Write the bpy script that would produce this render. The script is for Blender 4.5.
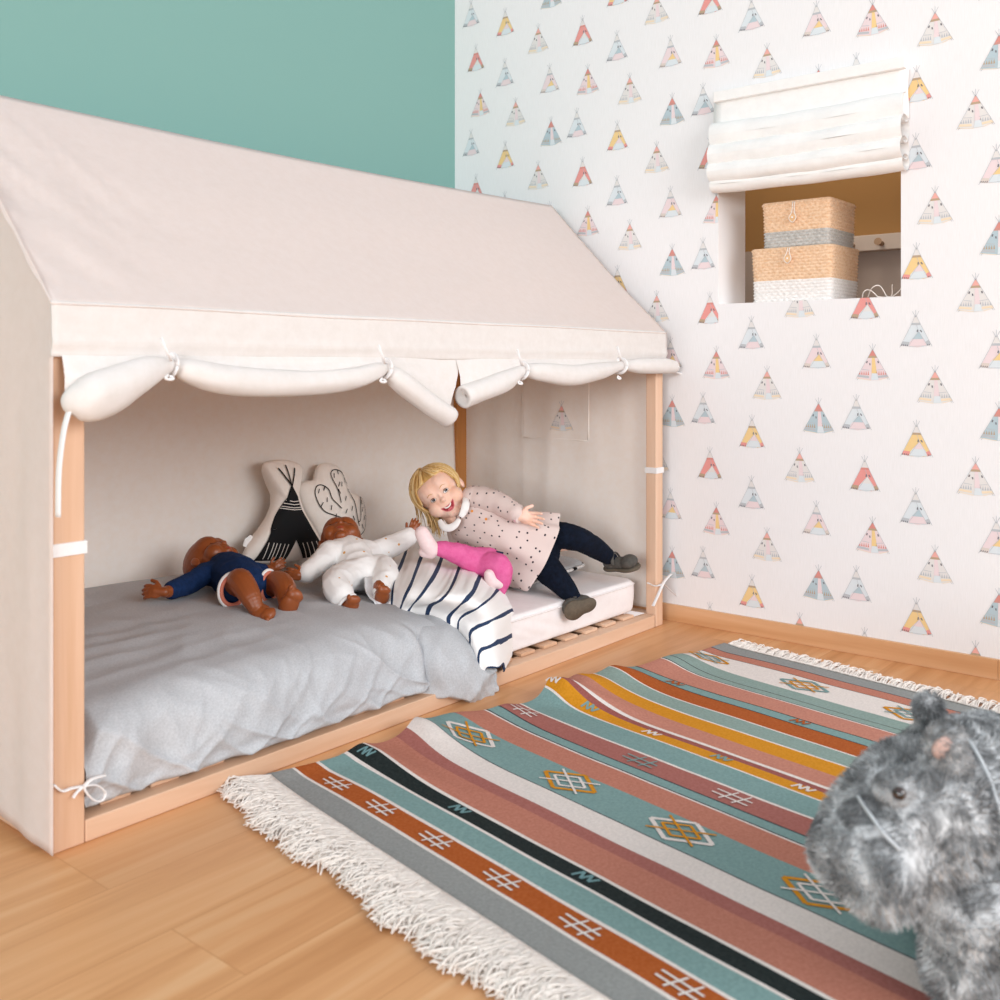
import bpy, bmesh, math, random
from mathutils import Vector, Matrix, noise
from mathutils.bvhtree import BVHTree
from mathutils.geometry import tessellate_polygon
R = math.radians; PI = math.pi
random.seed(7)
S = bpy.context.scene; COL = S.collection
for o in list(bpy.data.objects): bpy.data.objects.remove(o)

# ------------------------------------------------------------ camera
CAM = Vector((-.904, -1.801, .885)); YAW = R(39.7); FPX = 1020.0; HY = 366.0
FW = Vector((math.cos(YAW), math.sin(YAW), 0)); RT = Vector((math.sin(YAW), -math.cos(YAW), 0)); UP = Vector((0, 0, 1))
cd = bpy.data.cameras.new('camera'); cam = bpy.data.objects.new('camera', cd); COL.objects.link(cam)
cam.location = CAM; cam.rotation_euler = (PI/2, 0, YAW-PI/2)
cd.sensor_width = 36; cd.sensor_fit = 'HORIZONTAL'; cd.lens = 36*FPX/1000; cd.shift_y = (HY-500)/1000; cd.clip_start = .02
cd.dof.use_dof = True; cd.dof.focus_distance = 3.1; cd.dof.aperture_fstop = 4.5
S.camera = cam
# ------------------------------------------------------------ world, light, exposure
w = bpy.data.worlds.new('World'); S.world = w; w.use_nodes = True
w.node_tree.nodes['Background'].inputs[0].default_value = (.90, .95, 1.0, 1)
w.node_tree.nodes['Background'].inputs[1].default_value = .62
def area(name, loc, tgt, sx, sy, power, col):
    l = bpy.data.lights.new(name, 'AREA'); l.shape = 'RECTANGLE'; l.size = sx; l.size_y = sy; l.energy = power; l.color = col
    o = bpy.data.objects.new(name, l); COL.objects.link(o); o.location = loc
    o.rotation_euler = (Vector(tgt)-Vector(loc)).to_track_quat('-Z', 'Y').to_euler(); return o
area('window_daylight', (.5, -5.3, 2.25), (1.0, .5, .6), 4.0, 2.2, 195, (.95, .98, 1))
area('side_window_daylight', (-7.0, -3.2, 1.8), (1.2, .1, .6), 3.4, 2.2, 350, (.96, .985, 1))
S.view_settings.view_transform = 'Standard'; S.view_settings.look = 'None'
S.view_settings.exposure = 0.0; S.view_settings.gamma = 1.0; S.view_settings.use_curve_mapping = False

# ------------------------------------------------------------ helpers
def lin(c):
    if isinstance(c, str): c = [int(c[i:i+2], 16)/255 for i in (0, 2, 4)]
    return tuple((v/12.92 if v <= .04045 else ((v+.055)/1.055)**2.4) for v in c)+(1,)
class NT:
    def __init__(s, name):
        s.m = bpy.data.materials.new(name); s.m.use_nodes = True; s.t = s.m.node_tree; s.b = s.t.nodes['Principled BSDF']
    def n(s, kind, **kw):
        x = s.t.nodes.new(kind)
        for k, v in kw.items():
            if k.startswith('i_'): x.inputs[k[2:].replace('_', ' ')].default_value = v
            else: setattr(x, k, v)
        return x
    def l(s, a, b): s.t.links.new(a, b)
    def ramp(s, fac, stops, interp='LINEAR'):
        r = s.n('ShaderNodeValToRGB'); r.color_ramp.interpolation = interp; e = r.color_ramp.elements
        for i, (p, c) in enumerate(stops):
            if i < 2: e[i].position = p
            x = e[i] if i < 2 else e.new(p)
            x.color = lin(c)
        s.l(fac, r.inputs[0]); return r.outputs[0]
    def bump(s, h, strength=.3, dist=.002):
        b = s.n('ShaderNodeBump'); b.inputs['Strength'].default_value = strength; b.inputs['Distance'].default_value = dist
        s.l(h, b.inputs['Height']); s.l(b.outputs[0], s.b.inputs['Normal'])
def flat(name, col, rough=.7, spec=.3, coat=0, metal=0, sss=0):
    t = NT(name); t.b.inputs['Base Color'].default_value = lin(col); t.b.inputs['Roughness'].default_value = rough
    t.b.inputs['Specular IOR Level'].default_value = spec; t.b.inputs['Coat Weight'].default_value = coat; t.b.inputs['Metallic'].default_value = metal
    if sss:
        t.b.inputs['Subsurface Weight'].default_value = sss; t.b.inputs['Subsurface Radius'].default_value = (.012, .005, .003); t.b.inputs['Subsurface Scale'].default_value = .5
    return t.m
def cloth(name, c1, c2=None, scale=60, bump=.25, weave=900, trans=0, tcol='ffd9b0', rough=.9, stretch=(1, 1, 1)):
    t = NT(name); c2 = c2 or c1
    tc = t.n('ShaderNodeTexCoord'); mp = t.n('ShaderNodeMapping'); mp.inputs['Scale'].default_value = stretch; t.l(tc.outputs['Object'], mp.inputs[0])
    nz = t.n('ShaderNodeTexNoise', i_Scale=scale, i_Detail=5.0, i_Roughness=.7); t.l(mp.outputs[0], nz.inputs['Vector'])
    c = t.ramp(nz.outputs[0], [(.35, c1), (.65, c2)]); t.l(c, t.b.inputs['Base Color'])
    t.b.inputs['Roughness'].default_value = rough; t.b.inputs['Specular IOR Level'].default_value = .15
    n2 = t.n('ShaderNodeTexNoise', i_Scale=weave, i_Detail=2.0); t.l(tc.outputs['Object'], n2.inputs['Vector']); t.bump(n2.outputs[0], bump, .001)
    if trans:
        tr = t.n('ShaderNodeBsdfTranslucent'); tr.inputs[0].default_value = lin(tcol); mx = t.n('ShaderNodeMixShader'); mx.inputs[0].default_value = trans
        o = t.t.nodes['Material Output']; t.l(t.b.outputs[0], mx.inputs[1]); t.l(tr.outputs[0], mx.inputs[2]); t.l(mx.outputs[0], o.inputs[0])
    return t.m
def wood(name, cols, axis='X', scale=1.0, rough=.45, bumpv=.1, plank=None, figure=6):
    t = NT(name); tc = t.n('ShaderNodeTexCoord'); src = tc.outputs['Object']
    st = {'X': (1.2, 22, 22), 'Y': (22, 1.2, 22), 'Z': (22, 22, 1.2)}[axis]
    mp = t.n('ShaderNodeMapping'); mp.inputs['Scale'].default_value = [v*scale for v in st]; t.l(src, mp.inputs[0])
    vec = mp.outputs[0]
    if plank:
        br = t.n('ShaderNodeTexBrick', offset=.37); br.inputs['Scale'].default_value = 1; br.inputs['Brick Width'].default_value = plank[0]; br.inputs['Row Height'].default_value = plank[1]
        br.inputs['Mortar Size'].default_value = .0012; br.inputs['Mortar Smooth'].default_value = .3; br.inputs['Bias'].default_value = 0
        br.inputs['Color1'].default_value = (0, 0, 0, 1); br.inputs['Color2'].default_value = (1, 1, 1, 1); br.inputs['Mortar'].default_value = (.5, .5, .5, 1)
        t.l(src, br.inputs['Vector'])
        ad = t.n('ShaderNodeVectorMath', operation='MULTIPLY_ADD'); t.l(br.outputs['Color'], ad.inputs[0]); ad.inputs[1].default_value = (7, 3, 5); t.l(vec, ad.inputs[2]); vec = ad.outputs[0]
    nz = t.n('ShaderNodeTexNoise', i_Scale=1.0, i_Detail=6.0, i_Roughness=.62, i_Distortion=.6); t.l(vec, nz.inputs['Vector'])
    n2 = t.n('ShaderNodeTexNoise', i_Scale=.22, i_Detail=2.0, i_Distortion=1.2); t.l(vec, n2.inputs['Vector'])
    mm = t.n('ShaderNodeMath', operation='MULTIPLY'); t.l(n2.outputs[0], mm.inputs[0]); mm.inputs[1].default_value = figure
    sn = t.n('ShaderNodeMath', operation='PINGPONG'); t.l(mm.outputs[0], sn.inputs[0]); sn.inputs[1].default_value = .5
    ad2 = t.n('ShaderNodeMath', operation='MULTIPLY_ADD'); t.l(sn.outputs[0], ad2.inputs[0]); ad2.inputs[1].default_value = .35; t.l(nz.outputs[0], ad2.inputs[2])
    c = t.ramp(ad2.outputs[0], [(.35, cols[0]), (.62, cols[1]), (.85, cols[2])])
    if plank:
        mx = t.n('ShaderNodeMix', data_type='RGBA', blend_type='MULTIPLY'); mx.inputs[0].default_value = 1
        pc = t.ramp(br.outputs['Color'], [(0, 'f4ece4'), (1, 'ffffff')]); t.l(c, mx.inputs[6]); t.l(pc, mx.inputs[7])
        m2 = t.n('ShaderNodeMix', data_type='RGBA', blend_type='MIX'); t.l(br.outputs['Fac'], m2.inputs[0]); t.l(mx.outputs[2], m2.inputs[6]); m2.inputs[7].default_value = lin(cols[0]); c = m2.outputs[2]
    t.l(c, t.b.inputs['Base Color']); t.b.inputs['Roughness'].default_value = rough; t.b.inputs['Specular IOR Level'].default_value = .35
    t.bump(nz.outputs[0], bumpv, .001); return t.m

class MB:
    """collects geometry; every face remembers a material slot"""
    def __init__(s): s.v = []; s.f = []; s.m = []; s.uv = {}
    def add(s, vs, fs, mi=0):
        b = len(s.v); s.v += [Vector(v) for v in vs]
        for f in fs: s.f.append([b+i for i in f]); s.m.append(mi)
        return b
    def box(s, lo, hi, mi=0):
        x0, y0, z0 = lo; x1, y1, z1 = hi
        s.add([(x0,y0,z0),(x1,y0,z0),(x1,y1,z0),(x0,y1,z0),(x0,y0,z1),(x1,y0,z1),(x1,y1,z1),(x0,y1,z1)],
              [(0,3,2,1),(4,5,6,7),(0,1,5,4),(1,2,6,5),(2,3,7,6),(3,0,4,7)], mi); return s
    def grid(s, fn, nu, nv, mi=0, closeu=False, uvfn=None):
        """fn(i/nu, j/nv)"""
        vs = []; cu = nu if closeu else nu+1
        for j in range(nv+1):
            for i in range(cu): vs.append(fn(i/nu, j/nv))
        fs = []; mis = []
        b = len(s.v); s.v += [Vector(v) for v in vs]
        for j in range(nv):
            for i in range(nu):
                a = j*cu+i; c = j*cu+(i+1) % cu
                q = [b+a, b+c, b+c+cu, b+a+cu]
                if uvfn: s.uv[len(s.f)] = [uvfn(i/nu, j/nv), uvfn((i+1)/nu, j/nv), uvfn((i+1)/nu, (j+1)/nv), uvfn(i/nu, (j+1)/nv)]
                s.f.append(q); s.m.append(mi(i, j) if callable(mi) else mi)
        return s
    def tube(s, pts, rads, n=10, mi=0, cap=True, ell=1.0, upv=None):
        pts = [Vector(p) for p in pts]
        if not hasattr(rads, '__len__'): rads = [rads]*len(pts)
        rings = []; up = Vector(upv) if upv else None
        for i, p in enumerate(pts):
            d = (pts[min(i+1, len(pts)-1)]-pts[max(i-1, 0)])
            d = d.normalized() if d.length > 1e-9 else Vector((0, 0, 1))
            if up is None: up = Vector((0, 0, 1)) if abs(d.z) < .9 else Vector((1, 0, 0))
            a = d.cross(up)
            if a.length < 1e-6: a = d.orthogonal()
            a.normalize(); b2 = a.cross(d).normalized(); up = b2
            rings.append([p+(a*math.cos(2*PI*k/n)+b2*math.sin(2*PI*k/n)*ell)*rads[i] for k in range(n)])
        b = len(s.v)
        for r in rings: s.v += r
        for i in range(len(rings)-1):
            for k in range(n):
                s.f.append([b+i*n+k, b+i*n+(k+1) % n, b+(i+1)*n+(k+1) % n, b+(i+1)*n+k]); s.m.append(mi)
        if cap:
            s.f.append([b+k for k in range(n)][::-1]); s.m.append(mi)
            s.f.append([b+(len(rings)-1)*n+k for k in range(n)]); s.m.append(mi)
        return s
    def ell(s, c, r, M=None, nu=20, nv=14, mi=0):
        c = Vector(c); r = (r, r, r) if not hasattr(r, '__len__') else r
        def fn(u, v):
            th = 2*PI*u; ph = PI*v
            p = Vector((r[0]*math.sin(ph)*math.cos(th), r[1]*math.sin(ph)*math.sin(th), r[2]*math.cos(ph)))
            return c+(M@p if M else p)
        e = 1e-4
        return s.grid(lambda u, v: fn(u, min(max(v, e), 1-e)), nu, nv, mi, closeu=True).capends(nu, nv)
    def capends(s, nu, nv):
        b = len(s.v)-nu*(nv+1)
        s.f.append([b+k for k in range(nu)]); s.m.append(s.m[-1]); s.f.append([b+nu*nv+k for k in range(nu)][::-1]); s.m.append(s.m[-1]); return s
    def poly(s, pts, mi=0): s.add(pts, [list(range(len(pts)))], mi); return s
    def build(s, name, mats, parent=None, smooth=False, bevel=0, subsurf=0, solid=0, loc=None, world=True):
        mats = mats if isinstance(mats, (list, tuple)) else [mats]
        if parent is not None: org = worldloc(parent)
        elif loc is not None: org = Vector(loc)
        else:
            lo = [min(v[k] for v in s.v) for k in range(3)]; hi = [max(v[k] for v in s.v) for k in range(3)]
            org = Vector(((lo[0]+hi[0])/2, (lo[1]+hi[1])/2, lo[2]))
        me = bpy.data.meshes.new(name); me.from_pydata([v-org for v in s.v], [], s.f)
        for m in mats: me.materials.append(m)
        me.polygons.foreach_set('material_index', s.m)
        if smooth: me.polygons.foreach_set('use_smooth', [True]*len(s.f))
        if s.uv:
            uvl = me.uv_layers.new(name='UVMap')
            for fi, us in s.uv.items():
                p = me.polygons[fi]
                for k, li in enumerate(p.loop_indices): uvl.data[li].uv = us[k]
        me.update()
        o = bpy.data.objects.new(name, me); COL.objects.link(o)
        if parent is not None: o.parent = parent
        else: o.location = org
        if bevel:
            b = o.modifiers.new('b', 'BEVEL'); b.width = bevel; b.segments = 3; b.limit_method = 'ANGLE'
            me.polygons.foreach_set('use_smooth', [True]*len(s.f)); wn = o.modifiers.new('w', 'WEIGHTED_NORMAL'); wn.keep_sharp = True
        if solid:
            so = o.modifiers.new('s', 'SOLIDIFY'); so.thickness = solid; so.offset = 0
        if subsurf:
            ss = o.modifiers.new('ss', 'SUBSURF'); ss.levels = subsurf; ss.render_levels = subsurf
        return o
WL = {}
def worldloc(o):
    v = Vector((0, 0, 0))
    while o is not None: v += o.location; o = o.parent
    return v
def remesh(mb, voxel, smooth=4, disp=None):
    """fuse all collected shells into ONE continuous surface"""
    o = mb.build('tmp', flat('tmpm', 'ffffff') if 'tmpm' not in bpy.data.materials else bpy.data.materials['tmpm'], loc=(0, 0, 0))
    r = o.modifiers.new('r', 'REMESH'); r.mode = 'VOXEL'; r.voxel_size = voxel; r.use_smooth_shade = True
    if smooth:
        s = o.modifiers.new('s', 'SMOOTH'); s.factor = .5; s.iterations = smooth
    dg = bpy.context.evaluated_depsgraph_get(); me = bpy.data.meshes.new_from_object(o.evaluated_get(dg))
    out = MB(); out.v = [v.co.copy() for v in me.vertices]; out.f = [list(p.vertices) for p in me.polygons]; out.m = [0]*len(out.f)
    if disp:
        nr = [v.normal.copy() for v in me.vertices]
        out.v = [p+n*disp(p) for p, n in zip(out.v, nr)]
    bpy.data.objects.remove(o); bpy.data.meshes.remove(me); return out
def tag(o, label=None, cat=None, group=None, kind=None):
    if label: o['label'] = label
    if cat: o['category'] = cat
    if group: o['group'] = group
    if kind: o['kind'] = kind
    return o
def empty(name, loc, label=None, cat=None, group=None):
    o = bpy.data.objects.new(name, None); COL.objects.link(o); o.location = loc; o.empty_display_size = .05
    return tag(o, label, cat, group)
def P(x, y, D): k = D/FPX; return CAM+FW*D+RT*((x-500)*k)-UP*((y-HY)*k)
def atz(x, y, z): return P(x, y, FPX*(CAM.z-z)/(y-HY))
def aty(x, y, Y):
    k = (x-500)/FPX; D = (Y-CAM.y)/(math.sin(YAW)-k*math.cos(YAW)); return P(x, y, D)
def atx(x, y, X):
    k = (x-500)/FPX; D = (X-CAM.x)/(math.cos(YAW)+k*math.sin(YAW)); return P(x, y, D)
def cr(pts, n=8):
    """Catmull-Rom through tuples of any length"""
    pts = [tuple(p) for p in pts]; out = []
    q = [pts[0]]+pts+[pts[-1]]
    for i in range(1, len(q)-2):
        for k in range(n):
            t = k/n; a, b, c, d = q[i-1], q[i], q[i+1], q[i+2]
            out.append(tuple(.5*((2*b[m])+(-a[m]+c[m])*t+(2*a[m]-5*b[m]+4*c[m]-d[m])*t*t+(-a[m]+3*b[m]-3*c[m]+d[m])*t**3) for m in range(len(b))))
    out.append(pts[-1]); return out
def sm(a, b, x): t = min(max((x-a)/(b-a), 0), 1); return t*t*(3-2*t)
def G(x, s): return math.exp(-(x/s)**2)
def nz(x, y=0, z=0): return noise.noise(Vector((x, y, z)))
def ridge(x, y=0, z=0): return 1-2*abs(nz(x, y, z))
def cone(mb, p0, p1, r0, r1, n=14, mi=0):
    """tapered capsule"""
    p0, p1 = Vector(p0), Vector(p1); L = (p1-p0).length; d = (p1-p0).normalized()
    pts, rs = [], []
    for k in range(6): a = PI/2*k/5; pts.append(p0-d*r0*math.cos(a)); rs.append(max(r0*math.sin(a), 1e-4))
    for k in range(6): a = PI/2*k/5; pts.append(p1+d*r1*math.sin(a)); rs.append(max(r1*math.cos(a), 1e-4))
    mb.tube(pts, rs, n, mi)
def limb(mb, pts, rs, n=14):
    q = cr([tuple(p)+(r,) for p, r in zip(pts, rs)], 5)
    for a, b in zip(q[:-1], q[1:]): cone(mb, a[:3], b[:3], a[3], b[3], n)

# ------------------------------------------------------------ materials
M_floor = wood('oak_laminate', ('c98f5e', 'dda574', 'e7b88a'), 'X', .9, .38, .06, plank=(1.28, .19), figure=3)
M_base = wood('oak_skirting', ('c8905f', 'dcab80', 'e8bf98'), 'Y', .38, .4, .1, figure=14)
M_beech = wood('beech', ('d0a585', 'dcb598', 'e6c5ac'), 'Z', .8, .5, .05, figure=2)
M_beechx = wood('beech_rail', ('d0a585', 'deb89b', 'e8c9b0'), 'X', .8, .5, .05, figure=2)
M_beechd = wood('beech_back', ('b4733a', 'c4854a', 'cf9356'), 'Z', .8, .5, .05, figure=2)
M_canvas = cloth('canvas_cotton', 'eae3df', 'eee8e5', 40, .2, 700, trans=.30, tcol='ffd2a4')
M_canvas_lit = cloth('canvas_inner_lightened', 'faf1e8', 'fcf6f0', 40, .2, 700, trans=.12, tcol='ffd2a4')  # same canvas, colour lightened to stand in for light inside the tent
M_grey = cloth('grey_jersey', 'b1b2b5', 'c5c6c9', 220, .35, 1200, stretch=(1, 1.6, 1))
M_sheet = cloth('sheet', 'efe7e6', 'f4eeed', 20, .1, 900)
M_white = cloth('white_cotton', 'f1eeec', 'f6f4f2', 20, .15, 900)
M_doll = flat('brown_vinyl', '8f4a22', .38, .5)
M_navy = cloth('navy_jersey', '14284a', '1d3560', 90, .2, 900)
M_black = flat('black_print', '17181a', .8, .2)

# ------------------------------------------------------------ wallpaper motif
WC = ['ece5e3', 'cf958c', 'f1cf94', 'dee4e8', 'ecd8da', 'b9cad1', 'e6e1de', 'efb0a6', '77747a', 'bca389', 'bfc1c5', 'dc9188', 'dccfc7', 'f1dcc0', 'e99c96', 'e2e6e9']
WN = ['paper', 'dkred', 'yellow', 'paleblue', 'pink', 'blue', 'offwhite', 'coral', 'dark', 'tan', 'grey', 'red', 'beige', 'peach', 'rose', 'ice']
WI = {n: i for i, n in enumerate(WN)}
def wallpaper_mat():
    t = NT('wallpaper'); tc = t.n('ShaderNodeTexCoord'); mp = t.n('ShaderNodeMapping'); mp.inputs['Scale'].default_value = (300, 500, 25); t.l(tc.outputs['Object'], mp.inputs[0])
    n = t.n('ShaderNodeTexNoise', i_Scale=1.0, i_Detail=3.0); t.l(mp.outputs[0], n.inputs['Vector']); t.l(t.ramp(n.outputs[0], [(.3, 'edeaea'), (.7, 'f3f0f1')]), t.b.inputs['Base Color'])
    t.b.inputs['Roughness'].default_value = .75; t.bump(n.outputs[0], .1, .0005); return t.m
M_paper = [wallpaper_mat()]+[flat('print_'+WN[i], WC[i], .75) for i in range(1, len(WC))]
def line(a, b, w):
    d = Vector((b[0]-a[0], b[1]-a[1])); n = Vector((-d.y, d.x)).normalized()*w/2
    return [(a[0]-n.x, a[1]-n.y), (b[0]-n.x, b[1]-n.y), (b[0]+n.x, b[1]+n.y), (a[0]+n.x, a[1]+n.y)]
def teepee(kind, H=.107):
    """list of (layer, material, polygon in metres), origin at base centre; +x is image right"""
    out = []
    def q(pts, m, L=1): out.append((L, WI[m], [(x*H, y*H) for x, y in pts]))
    def stroke(a, b, m='dark', w=.014, L=4): q(line(a, b, w), m, L)
    k1 = dict(Y=('yellow', 'offwhite', 'offwhite', 'tan', 'pink', 'paleblue', 'rose'), R=('rose', 'offwhite', 'offwhite', 'red', 'offwhite', 'paleblue', 'tan'),
              G=('paleblue', 'offwhite', 'paleblue', 'grey', 'blue', 'pink', 'grey'), P=('pink', 'offwhite', 'offwhite', 'grey', 'yellow', 'paleblue', 'beige'))
    if kind in k1:
        body, tip, tip2, band, d1, d2, foot = k1[kind]
        q([(-.40, .04), (.0, .84), (.40, .08), (.2, .0), (-.15, 0)], body, 1)
        q([(-.11, .64), (-.02, .86), (.02, .86), (.12, .64)], tip, 2)
        q([(-.13, .60), (-.11, .66), (.115, .66), (.14, .60)], band, 3)
        q([(-.2, .02), (-.16, .14), (.08, .42), (.26, .14), (.3, .04), (.05, -.02)], d2, 2); q([(-.10, .21), (.08, .42), (.21, .21)], d1, 3)
        q([(-.40, .04), (-.35, .15), (-.17, .13), (-.21, .01)], foot, 3); q([(.30, .02), (.25, .13), (.34, .18), (.41, .07)], foot, 3)
        for i in range(4): q(line((-.385+.05*i, .03-.005*i), (-.37+.05*i, .075-.005*i), .022), 'dark', 4)
        for i in range(2): q(line((.33+.04*i, .03), (.315+.04*i, .07), .02), 'dark', 4)
        for a, b in (((-.11, .63), (-.02, .86)), ((.12, .63), (.02, .86)), ((-.42, .02), (-.11, .63)), ((.42, .04), (.12, .63)), ((.01, .62), (.08, .42)), ((.08, .42), (-.18, .05)), ((.08, .42), (.28, .08)), ((-.2, .01), (.3, .02))): stroke(a, b, 'grey', .010)
        stroke((.05, .47), (.04, .40), 'dark', .03); stroke((.12, .46), (.16, .40), 'dark', .03)
        if kind in 'YR':
            for i in range(12): x = -.25+.045*i; y = .25+.3*((i*7) % 5)/5; 
    else:
        k2 = dict(W=('offwhite', 'coral', 'tan', 'pink', 'paleblue', 'grey', 'peach'), B=('blue', 'red', 'dkred', 'pink', 'paleblue', 'tan', 'grey'), O=('pink', 'red', 'tan', 'yellow', 'paleblue', 'red', 'grey'))
        body, tip, band, slit, door, deco, foot = k2[kind]
        q([(-.46, .03), (-.01, .84), (.01, .84), (.46, .06), (.2, -.02), (-.05, -.03)], body, 1)
        q([(-.11, .66), (-.01, .85), (.01, .85), (.11, .66)], tip, 2); q([(-.14, .61), (-.11, .67), (.11, .67), (.14, .61)], band, 3)
        q([(-.02, .61), (-.03, .02), (.15, .0), (.06, .61)], slit, 3); q([(-.04, -.02), (-.02, .17), (.13, .17), (.17, -.01)], door, 4)
        for sx in (-1, 1):
            for i in range(5):
                x = sx*(.12+.062*i); y0 = .12+.004*i
                q([(x-.022, y0), (x, y0+.13-.008*i), (x+.022, y0)], deco, 3)
            q([(sx*.10, .03), (sx*.10, .09), (sx*.41, .13), (sx*.44, .07)][::sx], foot, 3)
            stroke((sx*.09, .26), (sx*.30, .285), 'grey', .012)
            stroke((sx*.15, .52), (sx*.17, .46), 'dark', .035)
            stroke((sx*.48, .0), (sx*.01, .84), 'grey', .010)
        stroke((-.08, .46), (-.07, .40), 'dark', .03)
        q(line((-.45, .03), (-.05, -.03), .012), 'peach', 4); q(line((.2, -.02), (.45, .06), .012), 'peach', 4)
    for a, b in (((-.0, .82), (-.09, .98)), ((0, .82), (.0, 1.02)), ((0, .82), (.09, .99)), ((-.40, .04), (-.44, -.02)), ((.40, .06), (.44, .0))): stroke(a, b, 'grey', .012)
    return out
TP = {k: teepee(k) for k in 'YRGPWBO'}
def clip(poly, axis, val, sign):
    out = []
    for i in range(len(poly)):
        a, b = poly[i], poly[(i+1) % len(poly)]; da, db = (a[axis]-val)*sign, (b[axis]-val)*sign
        if da >= 0: out.append(a)
        if (da >= 0) != (db >= 0):
            t = da/(da-db); out.append(tuple(a[k]+(b[k]-a[k])*t for k in range(2)))
    return out
WX = 2.215; NY0, NY1, NZ0, NZ1 = -.773, -.169, 1.094, 1.64
def wall_right():
    mb = MB(); Y0, Y1, Z1 = -3.4, 1.03, 2.5; T = WX+.2
    for (a, b, c, d) in ((Y0, NY0, 0, Z1), (NY1, Y1, 0, Z1), (NY0, NY1, 0, NZ0), (NY0, NY1, NZ1, Z1)):
        mb.poly([(WX, b, c), (WX, a, c), (WX, a, d), (WX, b, d)], 0); mb.poly([(T, a, c), (T, b, c), (T, b, d), (T, a, d)], 16)
    mb.poly([(WX, NY0, NZ0), (T, NY0, NZ0), (T, NY1, NZ0), (WX, NY1, NZ0)], 16); mb.poly([(WX, NY0, NZ1), (WX, NY1, NZ1), (T, NY1, NZ1), (T, NY0, NZ1)], 16)
    mb.poly([(WX, NY1, NZ0), (T, NY1, NZ0), (T, NY1, NZ1), (WX, NY1, NZ1)], 16); mb.poly([(WX, NY0, NZ0), (WX, NY0, NZ1), (T, NY0, NZ1), (T, NY0, NZ0)], 16)
    mb.poly([(WX, Y0, 0), (T, Y0, 0), (T, Y0, Z1), (WX, Y0, Z1)], 0)
    spots = [('B', .008, .20), ('G', -.112, .213), ('G', -.290, .466), ('O', -.162, .368), ('P', .015, .402), ('R', -.138, .553), ('W', .07, .567), ('W', -.345, .302), ('Y', -.292, .140)]
    for k, cy, cz in spots:
        for i in range(-5, 4):
            for j in range(-1, 5):
                y = cy+i*.5265; z = cz+j*.5265-.05
                if y < Y0+.1 or y > Y1-.06 or z < -.06 or z > Z1-.13: continue
                near = (NY0-.06 < y < NY1+.06) and (NZ0-.13 < z < NZ1)
                for L, mi, poly in TP[k]:
                    p = [(y-a, z+b) for a, b in poly]; p = clip(p, 1, .002, 1)
                    if near and p:
                        if z < NZ0-.0 and z > NZ0-.13 and NY0 < y < NY1: p = clip(p, 1, NZ0, -1)
                        elif y > NY1-.02: p = clip(p, 0, NY1, 1)
                        elif y < NY0+.02: p = clip(p, 0, NY0, -1)
                        else: p = []
                    if len(p) >= 3: mb.poly([(WX-.0003*L, a, b) for a, b in p], mi)
    return tag(mb.build('wall_right', M_paper+[flat('reveal_paint', 'f4f2f3', .6)], loc=(WX, 0, 0)), kind='structure')
wall_right()
tag(MB().box((-7.5, 1.03, 0), (WX, 1.13, 2.5)).build('wall_back', flat('teal_paint', '7fa8a0', .7)), kind='structure')
tag(MB().box((-7.5, -7.2, -.05), (WX, 1.03, 0)).build('floor', M_floor, loc=(0, 0, 0)), kind='structure')
tag(MB().box((WX-.014, -3.4, 0), (WX, -1.045, .057)).box((WX-.014, -1.0444, 0), (WX, 1.03, .057)).build('baseboard_right', M_base, bevel=.0015, loc=(WX, 0, 0)), kind='structure')
tag(MB().box((-3.2, 1.016, 0), (WX-.014, 1.03, .057)).build('baseboard_back', M_base, bevel=.0015), kind='structure')
# the neighbouring room seen through the opening
bw = flat('beyond_paint', 'a98252', .8); bw2 = flat('beyond_lower', 'b7aaa2', .8)
def _ny(): pass
tag(MB().box((3.35, -1.6, 1.40), (3.4, 1.4, 2.5)).build('wall_beyond', bw), kind='structure')
tag(MB().box((3.345, -1.6, 0), (3.4, 1.4, 1.3999)).build('trim_1', bw2), kind='structure')
tag(MB().box((WX+.2, 1.35, 0), (3.345, 1.4, 2.5)).box((WX+.2, -1.6, 0), (3.345, -1.55, 2.5)).box((WX+.2, -1.55, 2.45), (3.345, 1.35, 2.5)).build('wall_beyond_side', bw), kind='structure')
tag(MB().box((WX+.2, -1.55, -.05), (3.345, 1.35, 0)).build('floor_beyond', M_floor), kind='structure')

# ------------------------------------------------------------ bed frame
L, W_ = 2.138, .95
bed = empty('house_bed_frame', (0, 0, 0), 'low beech wood house-shaped bed frame standing on the floor under the white fabric canopy', 'bed')
PT = .06
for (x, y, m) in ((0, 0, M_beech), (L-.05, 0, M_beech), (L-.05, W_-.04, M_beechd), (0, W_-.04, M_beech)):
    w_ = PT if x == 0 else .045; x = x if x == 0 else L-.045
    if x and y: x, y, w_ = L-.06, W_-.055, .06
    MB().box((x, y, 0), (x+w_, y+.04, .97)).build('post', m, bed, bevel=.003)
MB().box((PT+.001, 0, .0), (L-.051, .055, .042)).build('rail', M_beechx, bed, bevel=.003)
MB().box((PT+.001, W_-.045, 0), (L-.051, W_, .042)).build('rail', M_beechx, bed, bevel=.003)
for x in (.003, L-.048): MB().box((x, .041, 0), (x+.045, W_-.041, .042)).build('rail', wood('beech_side', ('d0a585', 'deb89b', 'e8c9b0'), 'Y', .8, .5, .05, figure=2), bed, bevel=.003)
for y in (.0, W_-.04): MB().box((PT, y+.004, .925), (L-.051, y+.04, .97)).build('roof_beam', M_beechx, bed, bevel=.003)
MB().box((.01, W_/2-.015, 1.40), (L-.01, W_/2+.015, 1.435)).build('roof_beam', M_beechx, bed, bevel=.003)
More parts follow.
